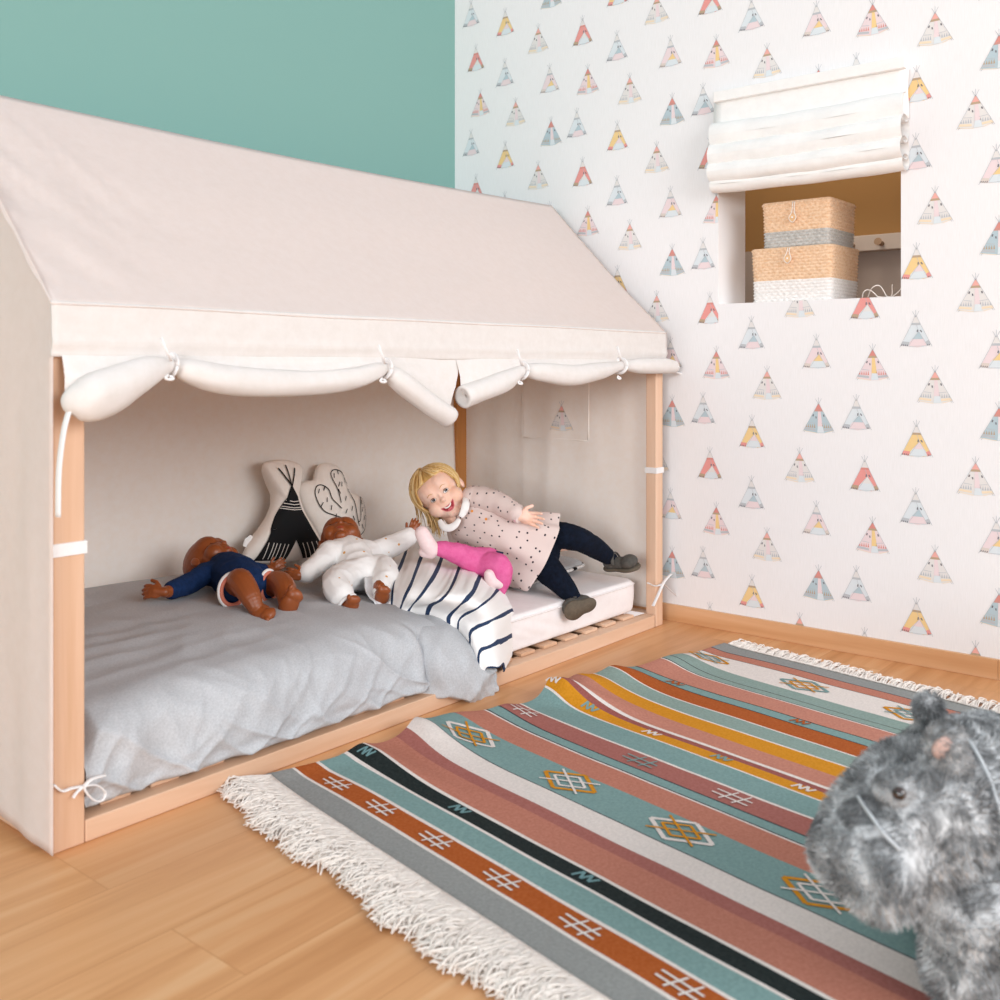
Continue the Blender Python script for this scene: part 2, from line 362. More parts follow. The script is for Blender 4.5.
for x in (.012, L-.047):
    for s in (-1, 1):
        mb = MB(); y0 = W_/2+s*(W_/2-.03); a = Vector((x+.018, y0, .955)); b = Vector((x+.018, W_/2+s*.02, 1.44)); mb.tube([a-Vector((0, 0, .012)), b-Vector((0, 0, .03))], .016, 4); mb.build('rafter', M_beech, bed)
xs = .11
while xs < L-.1:
    MB().box((xs, .036, .0425), (xs+.065, W_-.036, .052)).build('slat', M_beechx, bed, bevel=.002); xs += .108

# ------------------------------------------------------------ canopy
can = empty('bed_canopy', (1.07, .475, 0), 'off-white cotton tent canopy draped over the house bed frame with its front rolled up', 'canopy')
def roof(u, v):
    x = -.011+u*(L+.013)
    if v < .5:
        t = v/.5; sag = math.sin(PI*t)*.018*(.4+.6*math.sin(PI*u)); y = -.014+t*(.491); z = .996+t*.486-sag*.7; y += sag*.6
        cz = G(u-.0, .11)*(nz(u*60+t*9, t*3)*.010)*math.sin(PI*t)
        z += cz+.003*nz(u*5, t*4); y -= cz
        z -= .012*math.sin(PI*u)*sm(.6, 1, t)
    else:
        t = (v-.5)/.5; y = .477+t*.480; z = 1.482-t*.482-.012*math.sin(PI*u)*(1-t)
    return (x, y, z)
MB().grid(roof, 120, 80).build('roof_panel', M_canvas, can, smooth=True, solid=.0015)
def header(u, v):
    x = -.010+u*(L+.012); z = 1.003-v*(.101+.004*nz(u*7, 3))
    return (x, -.0105-.003*math.sin(v*PI)-.0025*v*nz(u*9, v*5)-.004*G(v-.75, .1)*ridge(u*4, 7), z)
MB().grid(header, 160, 16).build('header_band', cloth('canvas_band_dimmed', 'dcd5d0', 'e1dbd7', 40, .2, 700, trans=.05), can, smooth=True, solid=.0035)  # same canvas, colour darkened to offset the strong front light
def left_side(u, v):   # pentagon end, u along Y, v height
    y = -.012+u*(W_+.02); top = 1.0+.482*(1-abs(u-.5)*2); bot = .004+.035*sm(0, 1, u)+.02*math.sin(PI*min(u*1.6, 1))
    z = bot+v*(top-bot)
    x = -.007-(.010*math.sin(PI*u)*(1-v)+.006*nz(u*7, z*2.2)+.004*ridge(u*11, z*1.5, 4)*math.sin(PI*min(1, u*1.05)))*(1-v**5)*sm(0, .08, u)
    return (x, y, z)
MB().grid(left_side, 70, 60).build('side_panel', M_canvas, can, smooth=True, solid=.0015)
rx = L-.002
WY0, WY1, WZ0, WZ1 = .300, .600, .615, .93
def rs_x(y, z): u = y/W_; return rx-.004*nz(u*9, z*1.5, 2)-.006*ridge(u*6.5, z*1.2, 4)*math.sin(PI*min(max(u, 0), 1))*(1-sm(.75, 1., z))
ys = sorted(set([.0+i*W_/60 for i in range(61)]+[WY0, WY1])); zs = sorted(set([.05+i*.0156 for i in range(91)]+[WZ0, WZ1]))
mb = MB(); idx = {}
for i, y in enumerate(ys):
    for j, z in enumerate(zs): idx[i, j] = len(mb.v); mb.v.append(Vector((rs_x(y, z), y+.005, z)))
for i in range(len(ys)-1):
    for j in range(len(zs)-1):
        yc = (ys[i]+ys[i+1])/2; zc = (zs[j]+zs[j+1])/2
        if zc > .975+.482*(1-abs(yc/W_-.5)*2): continue
        mb.f.append([idx[i, j], idx[i+1, j], idx[i+1, j+1], idx[i, j+1]]); mb.m.append(0)
mb.build('side_panel', M_canvas_lit, can, smooth=True, solid=.0015)
mb = MB(); pk = lambda y, z, o=0: (rs_x(min(max(y, 0), W_), z)-.0035-o, y+.004, z)
mb.grid(lambda u, v: pk(WY0+u*(WY1-WY0+.004), WZ0-.006*math.sin(PI*u)+v*(WZ1-WZ0)), 30, 26)
ctr = atx(564, 430, rx)
for L_, mi, poly in TP['W']:
    mb.poly([pk(ctr.y-a, ctr.z+b, .0004*L_+.0008) for a, b in poly], mi)
tag(mb.build('printed_pocket', [M_canvas_lit]+M_paper[1:], can, smooth=False), 'square pocket printed with one small tent')
mb = MB()
for pts in ([(WY0, WZ0), (WY0, WZ1)], [(WY1+.006, WZ0), (WY1+.006, WZ1)], [(WY0, WZ0), (WY1, WZ0)]):
    (a, b), (c, d) = pts; mb.tube([(rs_x(a+(c-a)*k/8, b+(d-b)*k/8)-.001, a+(c-a)*k/8+.004, b+(d-b)*k/8) for k in range(9)], .0035, 6)
mb.build('window_seam', M_canvas_lit, can, smooth=True)
def back_panel(u, v):
    x = .0+u*(L-.056); z = .05+v*.95
    return (x, W_-.03-.006*nz(u*9, z*3)-.006*ridge(u*14, z*2.2, 9)*(1-sm(.5, .9, v))-.01*math.sin(PI*v), z)
MB().grid(back_panel, 120, 50).build('back_panel', M_canvas_lit, can, smooth=True, solid=.0015)
# rolled-up front curtains
def rolled(nodes, endside):
    q = cr([(x, y, r) for x, y, r in nodes], 8); mb = MB()
    pts = [aty(x, y, -.014-r*.85) for x, y, r in q]; n = 22; rings = []
    for i, (p, (x, y, r)) in enumerate(zip(pts, q)):
        d = (pts[min(i+1, len(pts)-1)]-pts[max(i-1, 0)]).normalized(); a = Vector((0, -1, 0)); b = d.cross(a).normalized(); a = b.cross(d)
        rings.append([p+(a*math.cos(2*PI*k/n)+b*math.sin(2*PI*k/n))*r*(1+.10*nz(i*.10+3, math.cos(2*PI*k/n)*1.6, math.sin(2*PI*k/n)*1.6+r*30)+.05*ridge(k/n*5+i*.06, i*.05)) for k in range(n)])
    b0 = len(mb.v)
    for r_ in rings: mb.v += r_
    for i in range(len(rings)-1):
        for k in range(n): mb.f.append([b0+i*n+k, b0+i*n+(k+1) % n, b0+(i+1)*n+(k+1) % n, b0+(i+1)*n+k]); mb.m.append(0)
    # scrolled ends: an inner spiral lip
    for e, sgn in ((0, 1), (len(rings)-1, -1)):
        p = pts[e]; dr = (pts[1]-pts[0]).normalized() if e == 0 else (pts[-2]-pts[-1]).normalized()
        prev = [b0+e*n+k for k in range(n)]
        for f_, dep in ((.72, -.002), (.66, .006), (.45, .004), (.40, .010), (.2, .008), (.16, .02)):
            nb = len(mb.v); mb.v += [p+(v-p)*f_+dr*dep for v in rings[e]]
            for k in range(n): mb.f.append([prev[k], prev[(k+1) % n], nb+(k+1) % n, nb+k] if sgn < 0 else [prev[k], nb+k, nb+(k+1) % n, prev[(k+1) % n]]); mb.m.append(0)
            prev = list(range(nb, nb+n))
        mb.f.append(prev); mb.m.append(0)
    # the hanging cloth between header and roll
    m = len(pts)-1
    def fl(u, v):
        i = u*m; k = min(int(i), m-1); f_ = i-k; p = pts[k].lerp(pts[k+1], f_); top = Vector((p.x, -.012, .906)); x0 = pts[0].x; x1 = pts[-1].x
        if endside == 'L': top.x = x0+(1.088-x0)*(p.x-x0)/(x1-x0)
        p = p+Vector((0, .005, .004)); g = top.lerp(p, v); g.y -= .006*math.sin(PI*v)*ridge(u*5, v*2, 5); return g
    mb.grid(fl, m*2, 10)
    mb.build('rolled_curtain', M_canvas_dim, can, smooth=True)
M_canvas_dim = cloth('canvas_roll_dimmed', 'dfd9d4', 'e4dedb', 40, .2, 700, trans=.05)  # tent canvas again, front light toned down in its colour
rolled([(66, 404, .016), (74, 402, .030), (86, 400, .040), (104, 393, .042), (128, 381, .036), (150, 371, .027), (171, 366, .016), (188, 371, .023), (220, 379, .029), (260, 383, .029), (310, 383, .026), (355, 378, .024), (376, 371, .019), (385, 369, .014), (398, 380, .025), (425, 401, .0265), (449, 417, .027)], 'L')
rolled([(463, 397, .029), (480, 391, .029), (505, 381, .026), (522, 371, .016), (540, 372, .026), (570, 376, .030), (600, 371, .025), (621, 366, .014), (640, 366, .024), (662, 366, .025), (674, 367, .021)], 'R')
ties = []
M_tie = cloth('tie_tape', 'e6e2e1', 'ece9e8', 40, .1)
def strap(pts, w=.005, name='tie', ell=.35): MB().tube([p for p in pts], w, 8, ell=ell).build(name, M_tie, can, smooth=True)
def loop(x, y, ry, r=.03):   # tie round the roll
    c = aty(x, y, -.03); strap([c+Vector((.004*math.sin(a), -r*math.cos(a)+.004, ry*math.sin(a))) for a in [2*PI*k/20 for k in range(21)]], .006)
for x, y in ((171, 366), (385, 369), (522, 371), (621, 366)):
    loop(x, y, .022, .026)
    a = aty(x, y-5, -.055); strap([a, a+Vector((-.012, -.003, .02)), a+Vector((-.022, .0, .045))], .004)
    b_ = aty(x-3, y+12, -.05); MB().tube(cr([tuple(b_+Vector(d)) for d in ((0, 0, .006), (-.009, -.004, 0), (0, -.006, -.003), (.010, -.003, -.001), (.003, 0, .004))], 4), .003, 8).build('knot', M_tie, can, smooth=True)
strap(cr([tuple(aty(x, y, -.05)) for x, y in ((71, 405), (64, 430), (59, 470), (58, 517))], 6), .009)
a = [aty(x, y, -.006) for x, y in ((52, 552), (68, 554), (83, 549))]
MB().box((-.004, -.004, .0)[:2]+(a[0].z-.012,), (PT+.003, .043, a[0].z+.012)).build('velcro_band', M_tie, can, bevel=.001)
MB().box((L-.048, -.004, .52), (L+.001, .043, .54)).build('velcro_band', M_tie, can, bevel=.001)
MB().box((L-.048, W_-.044, .52), (L+.001, W_+.001, .57)).build('velcro_band', M_tie, can, bevel=.001)
Y_ = -.008
strap(cr([tuple(aty(x, y, Y_)) for x, y in ((54, 785), (62, 791), (72, 788), (84, 786))], 5), .006)
strap(cr([tuple(aty(x, y, Y_-.006)) for x, y in ((84, 786), (92, 779), (105, 775))], 5), .006)
strap(cr([tuple(aty(x, y, Y_-.008)) for x, y in ((84, 786), (96, 785), (105, 792), (102, 800), (94, 800), (86, 792), (84, 786))], 5), .005)
strap(cr([tuple(aty(x, y, Y_-.004)) for x, y in ((84, 786), (77, 792), (73, 798))], 5), .005)
strap(cr([tuple(aty(x, y, Y_)) for x, y in ((648, 583), (655, 586), (662, 584))], 5), .006)
strap(cr([tuple(aty(x, y, Y_-.006)) for x, y in ((671, 574), (664, 582), (658, 595), (653, 606))], 5), .006)
strap(cr([tuple(aty(x, y, Y_)) for x, y in ((662, 582), (672, 592), (679, 598))], 5), .003)
strap([aty(x, y, -.02) for x, y in ((674, 372), (686, 376), (700, 388))], .010); strap([aty(x, y, -.03) for x, y in ((683, 378), (685, 400), (687, 432))], .003)

# ------------------------------------------------------------ mattress
mat = empty('mattress', (1.07, .475, .055), 'thin mattress in a pale pink-white fitted sheet lying on the bed slats', 'mattress')
def rr(u, hx, hy, r):
    """rounded rectangle by arc length, starting at (hx, 0)"""
    r = r or .28*min(hx, hy); a, b = hx-r, hy-r; q = PI*r/2; segs = [b, q, 2*a, q, 2*b, q, 2*a, q, b]; t = (u % 1)*sum(segs); k = 0
    while k < 8 and t > segs[k]: t -= segs[k]; k += 1
    if k == 0: return hx, t
    if k == 2: return a-t, hy
    if k == 4: return -hx, b-t
    if k == 6: return -a+t, -hy
    if k == 8: return hx, -b+t
    an = t/r+(k-1)/2*PI/2; cx, cy = ((a, b), (-a, b), (-a, -b), (a, -b))[(k-1)//2]
    return cx+r*math.cos(an), cy+r*math.sin(an)
MH = .105
def mt(u, v):
    prof = [(0, 0), (.5, 0), (.9, 0), (.97, 0), (.985, .001), (.993, .005), (.999, .012), (1.0, .022)]+[(1.0+.002*math.sin(PI*k/20), .022+(MH-.044)*k/20) for k in range(1, 20)]+[(1.0, MH-.022), (.999, MH-.012), (.993, MH-.005), (.985, MH-.001), (.97, MH), (.9, MH+.001), (.7, MH+.003), (.4, MH+.003), (.2, MH+.003), (0, MH+.003)]
    s, z = prof[min(int(v*(len(prof)-1)+.5), len(prof)-1)]
    cx, cy = 1.07, .478; x, y = rr(u, 1.0, .425, .05); w = 1
    X = cx+x*s; Yy = cy+y*s
    if .01 < z < MH-.01 and y < 0: Yy += -.004*nz(X*9, z*8)+.004*ridge(X*7+z*22, z*3, 3)*sm(2.0, 1.4, X)
    return (X, Yy, .056+z)
MB().grid(mt, 400, 36, closeu=True).build('fitted_sheet', M_sheet, mat, smooth=True)
for zz in (.056+MH-.014, ): MB().tube([(1.07+rr(u/160, 1.0, .425, .05)[0]*1.001, .478+rr(u/160, 1.0, .425, .05)[1]*1.004, zz) for u in range(161)], .0026, 6).build('piping', M_sheet, mat, smooth=True)
c0 = aty(628, 618, .05); MB().poly([c0, c0+Vector((.07, -.02, .006)), c0+Vector((.045, .03, .012)), c0+Vector((0, .03, .02))]).build('sheet_corner', M_sheet, mat, solid=.002)

# ------------------------------------------------------------ duvet
duv = empty('duvet', (.75, .45, .16), 'rumpled light grey duvet over the bed, one end folded back to show navy stripes', 'duvet')
prof = [(.915, .17), (.905, .235), (.86, .262), (.74, .268), (.58, .264), (.42, .258), (.29, .25), (.18, .240), (.082, .226), (.026, .185), (.012, .12), (.012, .08), (.034, .050), (.2, .047)]
pq = cr(prof, 8)
def dz_scale(X): return 1-.20*sm(.78, 1.18, X)+.03*G(X-.55, .25)-.04*G(X-.05, .08)
def duvet(u, v):
    i = v*(len(pq)-1); k = min(int(i), len(pq)-2); f_ = i-k
    Yv = pq[k][0]*(1-f_)+pq[k+1][0]*f_; Zv = pq[k][1]*(1-f_)+pq[k+1][1]*f_
    xe = 1.13+.30*sm(.25, .8, Yv)+(.12*sm(.2, .10, Zv) if Yv < .2 else 0)
    X = .068+u*(xe-.068)
    Z = .05+(Zv-.05)*dz_scale(X)
    fr = sm(.45, .66, v)*(1-sm(.93, 1, v)); tp = sm(.03, .15, v)*(1-sm(.5, .7, v))
    bul = .018*nz(X*3.1, v*2+4, 1)
    wr = .010*ridge(X*6+v*1.5, v*2.2, 8)+.012*ridge(X*9-v*5, v*3, 2)*sm(.25, .7, 1-abs(X-.45))+.006*ridge(X*17+v*7, v*4, 5)*sm(.55, .8, v)*(.3+max(0, 1.6*nz(X*3, 7)))
    wr += .009*max(0, ridge(X*8-v*6, v*2.2, 12))**4*sm(.5, .75, v)+.006*max(0, ridge(X*14+v*8, v*3, 21))**4*sm(.5, .7, v)
    seam = -.012*G(X-1.0-.03*math.sin(v*9), .014)+.012*G(X-.97, .02)
    Yv -= fr*(bul+wr+seam-.012)
    Z += tp*(.009*nz(X*2.4, Yv*3, 6)+.0045*ridge(X*2.2+Yv*1.0, Yv*15, 3)*sm(.9, .2, X)+.004*ridge(X*8, Yv*6, 9))+fr*.004*wr*60*.1
    if v > .8: Z += .006*(1-sm(.97, 1, v))*max(0, nz(X*16, 3))
    e = sm(.955, 1, u); Z -= e*(Z-.09)*.6
    s = sm(.035, 0, u); Z -= s*(Z-.06)*.35
    return (X, Yv, Z)
MB().grid(duvet, 260, 150).build('duvet_cover', M_grey, duv, smooth=True)
# folded-back striped end
def stripes_mat():
    t = NT('striped_cotton'); uv = t.n('ShaderNodeUVMap'); sx = t.n('ShaderNodeSeparateXYZ'); t.l(uv.outputs[0], sx.inputs[0])
    n = t.n('ShaderNodeTexNoise', i_Scale=9.0, i_Detail=1.0); t.l(uv.outputs[0], n.inputs['Vector'])
    a = t.n('ShaderNodeMath', operation='MULTIPLY_ADD'); t.l(n.outputs[0], a.inputs[0]); a.inputs[1].default_value = .12; t.l(sx.outputs[0], a.inputs[2])
    f = t.n('ShaderNodeMath', operation='FRACT'); t.l(a.outputs[0], f.inputs[0])
    t.l(t.ramp(f.outputs[0], [(0, '1f3556'), (.19, 'f4f1ef')], 'CONSTANT'), t.b.inputs['Base Color']); t.b.inputs['Roughness'].default_value = .9; return t.m
cols = [  # inner, mid, outer pixel + height for each stripe line
 ((384, 612, .20), (384, 584, .25), (392, 556, .25)),
 ((392, 611, .205), (396, 580, .27), (407, 553, .25)), ((401, 610, .215), (412, 586, .28), (425, 553, .255)), ((410, 611, .215), (429, 588, .28), (445, 553, .245)),
 ((430, 610, .215), (448, 595, .275), (464, 559, .24)), ((451, 616, .205), (471, 597, .262), (483, 570, .225)), ((461, 619, .195), (484, 607, .237), (500, 591, .195)),
 ((473, 632, .17), (493, 622, .192), (511, 614, .16)), ((481, 654, .12), (497, 645, .13), (511, 638, .10)), ((486, 672, .07), (498, 670, .07), (502, 667, .065))]
rows = []
for c in cols:
    pts = [atz(*q) for q in c]; o_ = pts[2]; dr = (pts[2]-pts[1]); dr.z = 0; dr.normalize()
    pts = [pts[0]+(pts[0]-pts[1])*.12+Vector((0, 0, -.03))]+pts+[o_+dr*.022+Vector((0, 0, -.022)), Vector((o_.x, o_.y, max(.05, o_.z-.075)))+dr*.012]
    rows.append(cr([tuple(p) for p in pts], 8))
K = len(rows[0]); gridc = [cr([r[k] for r in rows], 14) for k in range(K)]; NC = len(gridc[0])
def fold(u, v):
    k = min(int(v*(K-1)+.5), K-1); i = min(int(u*(NC-1)+.5), NC-1); p = Vector(gridc[k][i])
    e = sm(0, .12, v)*(1-sm(.85, 1, v)); p.z += e*(.006*ridge(u*9, v*3, 2)+.004*ridge(u*24, v*5, 6)+.006*nz(u*6, v*4)); p.x += .004*nz(u*20, v*9, 3)*e; return p
tag(MB().grid(fold, NC-1, K-1, uvfn=lambda u, v: (u*(len(cols)-1)-.06+.12, v)).build('striped_fold', stripes_mat(), duv, smooth=True, solid=.004), 'white underside with navy stripes')
BR = [[(414, 608, .23), (438, 614, .14), (455, 625, .09), (471, 642, .045), (486, 662, .0), (495, 671, -.008)],
 [(412, 628, .10), (438, 634, .04), (456, 642, .015), (473, 655, -.005), (489, 670, -.016), (496, 674, -.014)],
 [(412, 655, .06), (438, 660, -.01), (458, 664, -.018), (474, 670, -.028), (489, 678, -.03), (496, 680, -.02)],
 [(412, 685, .06), (440, 688, -.006), (460, 690, -.02), (474, 692, -.035), (487, 692, -.036), (495, 688, -.02)],
 [(412, 697, .06), (442, 697, .0), (460, 700, -.012), (472, 704, -.022), (484, 701, -.022), (492, 693, -.012)],
 [(418, 697, .05), (442, 696, .03), (458, 698, .01), (470, 700, -.005), (482, 697, -.005), (490, 691, -.002)]]
BRw = [cr([tuple(aty(*q)) for q in r], 12) for r in BR]; BC = [cr([r[k] for r in BRw], 10) for k in range(len(BRw[0]))]
def bcorner(u, v):
    i = min(int(u*(len(BC)-1)+.5), len(BC)-1); k = min(int(v*(len(BC[0])-1)+.5), len(BC[0])-1); p = Vector(BC[i][k]); e = sm(0, .15, v)*(1-sm(.85, 1, v))
    p.y -= e*(.012*ridge(u*3.2+v*1.6, v*1.2+u, 2)+.006*ridge(u*7-v*3, v*2.5, 5)); p.z += e*.006*ridge(u*4, v*5, 8); return p
MB().grid(bcorner, len(BC)-1, len(BC[0])-1).build('turned_hem', M_grey, duv, smooth=True, solid=.003)

# ------------------------------------------------------------ pillow and blanket behind the girl
mb = MB()
def pillow(u, v, c, hx, hy, th, rot, tilt=0):
    a, b = rr(u, hx, hy, 0); s = math.sin(PI/2*min(1, 2*v if v < .5 else 2-2*v)); sgn = 1 if v >= .5 else -1
    z = sgn*th*math.sqrt(max(0, 1-s**2.6)); p = Vector((a*s, b*s, z)); p.z += .1*th*nz(p.x*12, p.y*12, sgn)
    return Vector(c)+Matrix.Rotation(rot, 3, 'Z')@(Matrix.Rotation(tilt, 3, 'X')@p)
gp = empty('grey_cushion', (1.84, .42, .165), 'flat grey jersey cushion with black and white edging lying behind the girl\'s legs', 'cushion')
cg = (1.83, .47, .195)
MB().grid(lambda u, v: pillow(u, v, cg,   .20, .24, .03, .1), 80, 24, closeu=True).build('cushion_cover', M_grey, gp, smooth=True)
def edgem(i): return i
n = 70; pe = [pillow(k/n, .5, cg, .203, .243, .0, .1)+Vector((0, 0, -.006)) for k in range(n+1)]
mb = MB()
for k in range(n):
    mb.tube([pe[k], pe[k+1]], .0055, 6, 1 if k % 4 == 0 else 0)
mb.build('edging', [M_white, M_black], gp, smooth=True)
wp = empty('white_pillow', (1.62, .70, .165), 'white pillow propped behind the girl\'s back', 'pillow')
MB().grid(lambda u, v: pillow(u, v, (1.78, .74, .225), .14, .09, .045, -.1, R(50)), 80, 24, closeu=True).build('pillowcase', M_white, wp, smooth=True)

# ------------------------------------------------------------ printed cushions
def cushion(root, name, outline, center, th, print_fn, mats, frame):
    """outline in local 2D metres (closed), star-shaped about center; frame(x, h, t) -> world"""
    n = 96; oc = cr(outline+[outline[0]], 10)[:-1]; cx, cz = center
    ang = sorted([(math.atan2(z-cz, x-cx), math.hypot(x-cx, z-cz)) for x, z in oc])
    def Rr(a):
        a = (a+PI) % (2*PI)-PI; lo = ang[-1]; lo = (lo[0]-2*PI, lo[1])
        for q in ang+[(ang[0][0]+2*PI, ang[0][1])]:
            if q[0] >= a: t = (a-lo[0])/max(1e-6, q[0]-lo[0]); return lo[1]*(1-t)+q[1]*t
            lo = q
        return lo[1]
    def hgt(s): return th*math.sqrt(max(0, 1-min(1, s)**2.2))
    def fr(u, v, sg):
        a = 2*PI*u-PI; r = Rr(a); s = math.sin(PI/2*v); return frame(cx+math.cos(a)*r*s, cz+math.sin(a)*r*s, sg*hgt(s)*(1+.06*nz(u*14, v*3)))
    mb = MB(); mb.grid(lambda u, v: fr(u, v, 1), n, 14, 0, closeu=True); mb.grid(lambda u, v: fr(u, v, -1), n, 14, 0, closeu=True)
    def surf(x, z, off=.0020):
        a = math.atan2(z-cz, x-cx); s = math.hypot(x-cx, z-cz)/Rr(a); return frame(x, z, hgt(s)*1.05+off)
    print_fn(mb, surf); return mb.build(name, mats, root, smooth=True)
def dquad(mb, surf, c, mi, n=10, off=.0020):
    a, b, c2, d = c
    mb.grid(lambda u, v: surf(*[(a[k]*(1-u)+b[k]*u)*(1-v)+(d[k]*(1-u)+c2[k]*u)*v for k in (0, 1)], off), n, n, mi)
def dline(mb, surf, pts, w, mi, off=.002, curve=False):
    if curve: pts = cr(pts, 6)
    for a, b in zip(pts[:-1], pts[1:]):
        q = line(a, b, w); m = max(1, int(math.hypot(b[0]-a[0], b[1]-a[1])/.01))
        A, B, C, D_ = q; mb.grid(lambda u, v: surf(*[(A[k]*(1-u)+B[k]*u)*(1-v)+(D_[k]*(1-u)+C[k]*u)*v for k in (0, 1)], off), m, 1, mi)
def mkframe(px0, py0, Y0, lean=.12):
    o = aty(px0, py0, Y0); D = (o-CAM).dot(FW); k = D/FPX
    def to2(x, y): 
        p = aty(x, y, Y0); return (p.x-o.x, p.z-o.z)
    def frame(x, h, t): return Vector((o.x+x, o.y+lean*h-t, o.z+h))
    return to2, frame, o
M_cush = cloth('cushion_cotton', 'efe4da', 'f3eae2', 40, .15)
to2, frame, o = mkframe(285, 562, .80, .10)
root = empty('printed_cushion', o, 'cream cushion with a black tent print, leaning on the back fabric behind the two dolls', 'cushion')
cp = lambda x, y: to2(240+x/7.143, 450+y/7.143)
outl = [cp(*q) for q in ((195, 105), (260, 80), (340, 72), (420, 85), (480, 125), (450, 210), (436, 290), (470, 440), (540, 570), (600, 700), (590, 770), (420, 790), (250, 810), (60, 800), (20, 760), (60, 700), (170, 560), (245, 430), (265, 300), (235, 220))]
def pr(mb, sf):
    q = lambda *a: [cp(*p) for p in a]
    dquad(mb, sf, q((345, 250), (352, 250), (392, 350), (300, 350)), 1); dquad(mb, sf, q((300, 350), (392, 350), (414, 425), (262, 425)), 1)
    dquad(mb, sf, q((262, 425), (414, 425), (480, 560), (190, 560)), 1)
    dquad(mb, sf, q((190, 560), (359, 560), (359, 635), (160, 635)), 1); dquad(mb, sf, q((359, 560), (480, 560), (525, 635), (359, 635)), 1)
    dquad(mb, sf, q((160, 635), (359, 635), (297, 785), (80, 790)), 1); dquad(mb, sf, q((359, 635), (525, 635), (590, 745), (425, 768)), 1)
    for y, s in ((358, 0), (380, 1), (402, 2), (416, 3)): dline(mb, sf, q((300-s*11, y-4), (350, y+6), (392+s*7, y+2)), .0022, 2, .0026)
    for i, x in enumerate((150, 185, 207, 232, 262, 288)): dline(mb, sf, q((x+18, 655+i*2), (x-12, 775)), .0026, 2, .0026)
    for i, x in enumerate((415, 445, 478, 512)): dline(mb, sf, q((x-10, 655-i*4), (x+35, 765-i*7)), .0026, 2, .0026)
    for a, b in (((280, 130), (350, 255)), ((337, 108), (347, 255)), ((397, 128), (350, 255))): dline(mb, sf, q(a, b), .0048, 1, .003)
cushion(root, 'cushion_cover', outl, cp(345, 420), .040, pr, [M_cush, M_black, M_cush], frame)
tg = [frame(*cp(*p), -.01) for p in ((45, 690), (60, 640), (105, 610), (125, 640), (70, 700))]
MB().poly(tg).build('fabric_tag', M_white, root, solid=.002)
to2, frame, o = mkframe(340, 560, .84, .06)
root = empty('printed_cushion', o, 'cream cactus-shaped cushion outlined in black dashes, behind the doll in white', 'cushion')
cp = lambda x, y: to2(240+x/7.143, 450+y/7.143)
outl = [cp(*q) for q in ((560, 170), (590, 110), (650, 95), (720, 120), (760, 200), (790, 300), (850, 320), (890, 370), (900, 500), (880, 620), (820, 720), (700, 800), (600, 790), (560, 640), (520, 540), (470, 440), (435, 340), (440, 260), (490, 225), (550, 215))]
def pr(mb, sf):
    q = lambda *a: [cp(*p) for p in a]
    dline(mb, sf, q((670, 530), (676, 480), (630, 460), (570, 435), (530, 380), (512, 310), (530, 262), (570, 248), (605, 280), (620, 340), (655, 382), (682, 410)), .0032, 1, curve=True)
    dline(mb, sf, q((680, 370), (665, 280), (635, 190), (645, 150), (685, 140), (730, 165), (745, 215), (775, 300), (800, 480), (812, 505), (828, 480), (835, 380), (855, 335), (880, 370), (885, 470), (870, 560), (830, 600)), .0032, 1, curve=True)
    random.seed(3)
    for x, y in ((655, 180), (700, 240), (720, 340), (715, 430), (770, 480), (675, 290), (680, 240), (760, 410), (585, 350), (610, 405), (550, 385), (540, 290), (580, 270), (690, 155), (735, 215), (850, 370), (865, 480), (845, 540), (810, 520), (640, 465), (760, 290), (850, 420)):
        a = random.choice([-.5, .2, .35, .5]); dline(mb, sf, q((x-14*a, y+16), (x+14*a, y-16)), .0032, 1)
cushion(root, 'cushion_cover', outl, cp(670, 440), .040, pr, [M_cush, M_black], frame)

# ------------------------------------------------------------ rug
RA = (.985, -.174); RO = (.49, -.03)
def ruv(u, v, z=0): return Vector((RO[0]+u*.985-v*.174, RO[1]-u*.174-v*.985, z))
WR = [(.355, .055, .046, .13), (.47, .08, .030, .10), (.79, .045, .070, .15), (.89, .06, .048, .12), (1.04, .08, .042, .10), (1.26, .10, .030, .09), (.19, .035, .024, .22), (.62, .04, .015, .1)]
def rz(u, v):
    z = .006
    for c, wd, a, l in WR: z += a*G(u-c-(.25*v if c == .79 else .1*v), wd)*math.exp(-(max(v, 0)/l)**1.6)
    return .006+(z-.006)*(.62+.38*sm(-.01, .07, v))+.0015*(1+nz(u*6, v*5))+.004*sm(.06, 0, v)
def rsurf(u, v, off=0):
    e = math.exp(-(max(v, 0)/.10)**2); du = 0
    for c, wd, a, l in WR: du += -a*.30*math.exp(-(max(v, 0)/l)**2)*((u-c)/wd)*G(u-c, wd*1.3)*1.2
    du += -.012*math.exp(-(v/.16)**2)*math.sin(u*18)
    p = ruv(u+du, v+.012*math.sin(u*11)*e, rz(u, v)+off); return p
RC = dict(g='9c9d9b', r='b4602f', w='ece2dc', t='86a4a2', k='2b3333', c='c48370', o='ae7068', m='d9942a', s='93a7a0', d='a0605a', n='43464c', p='c88a78', T='7a9ea2')
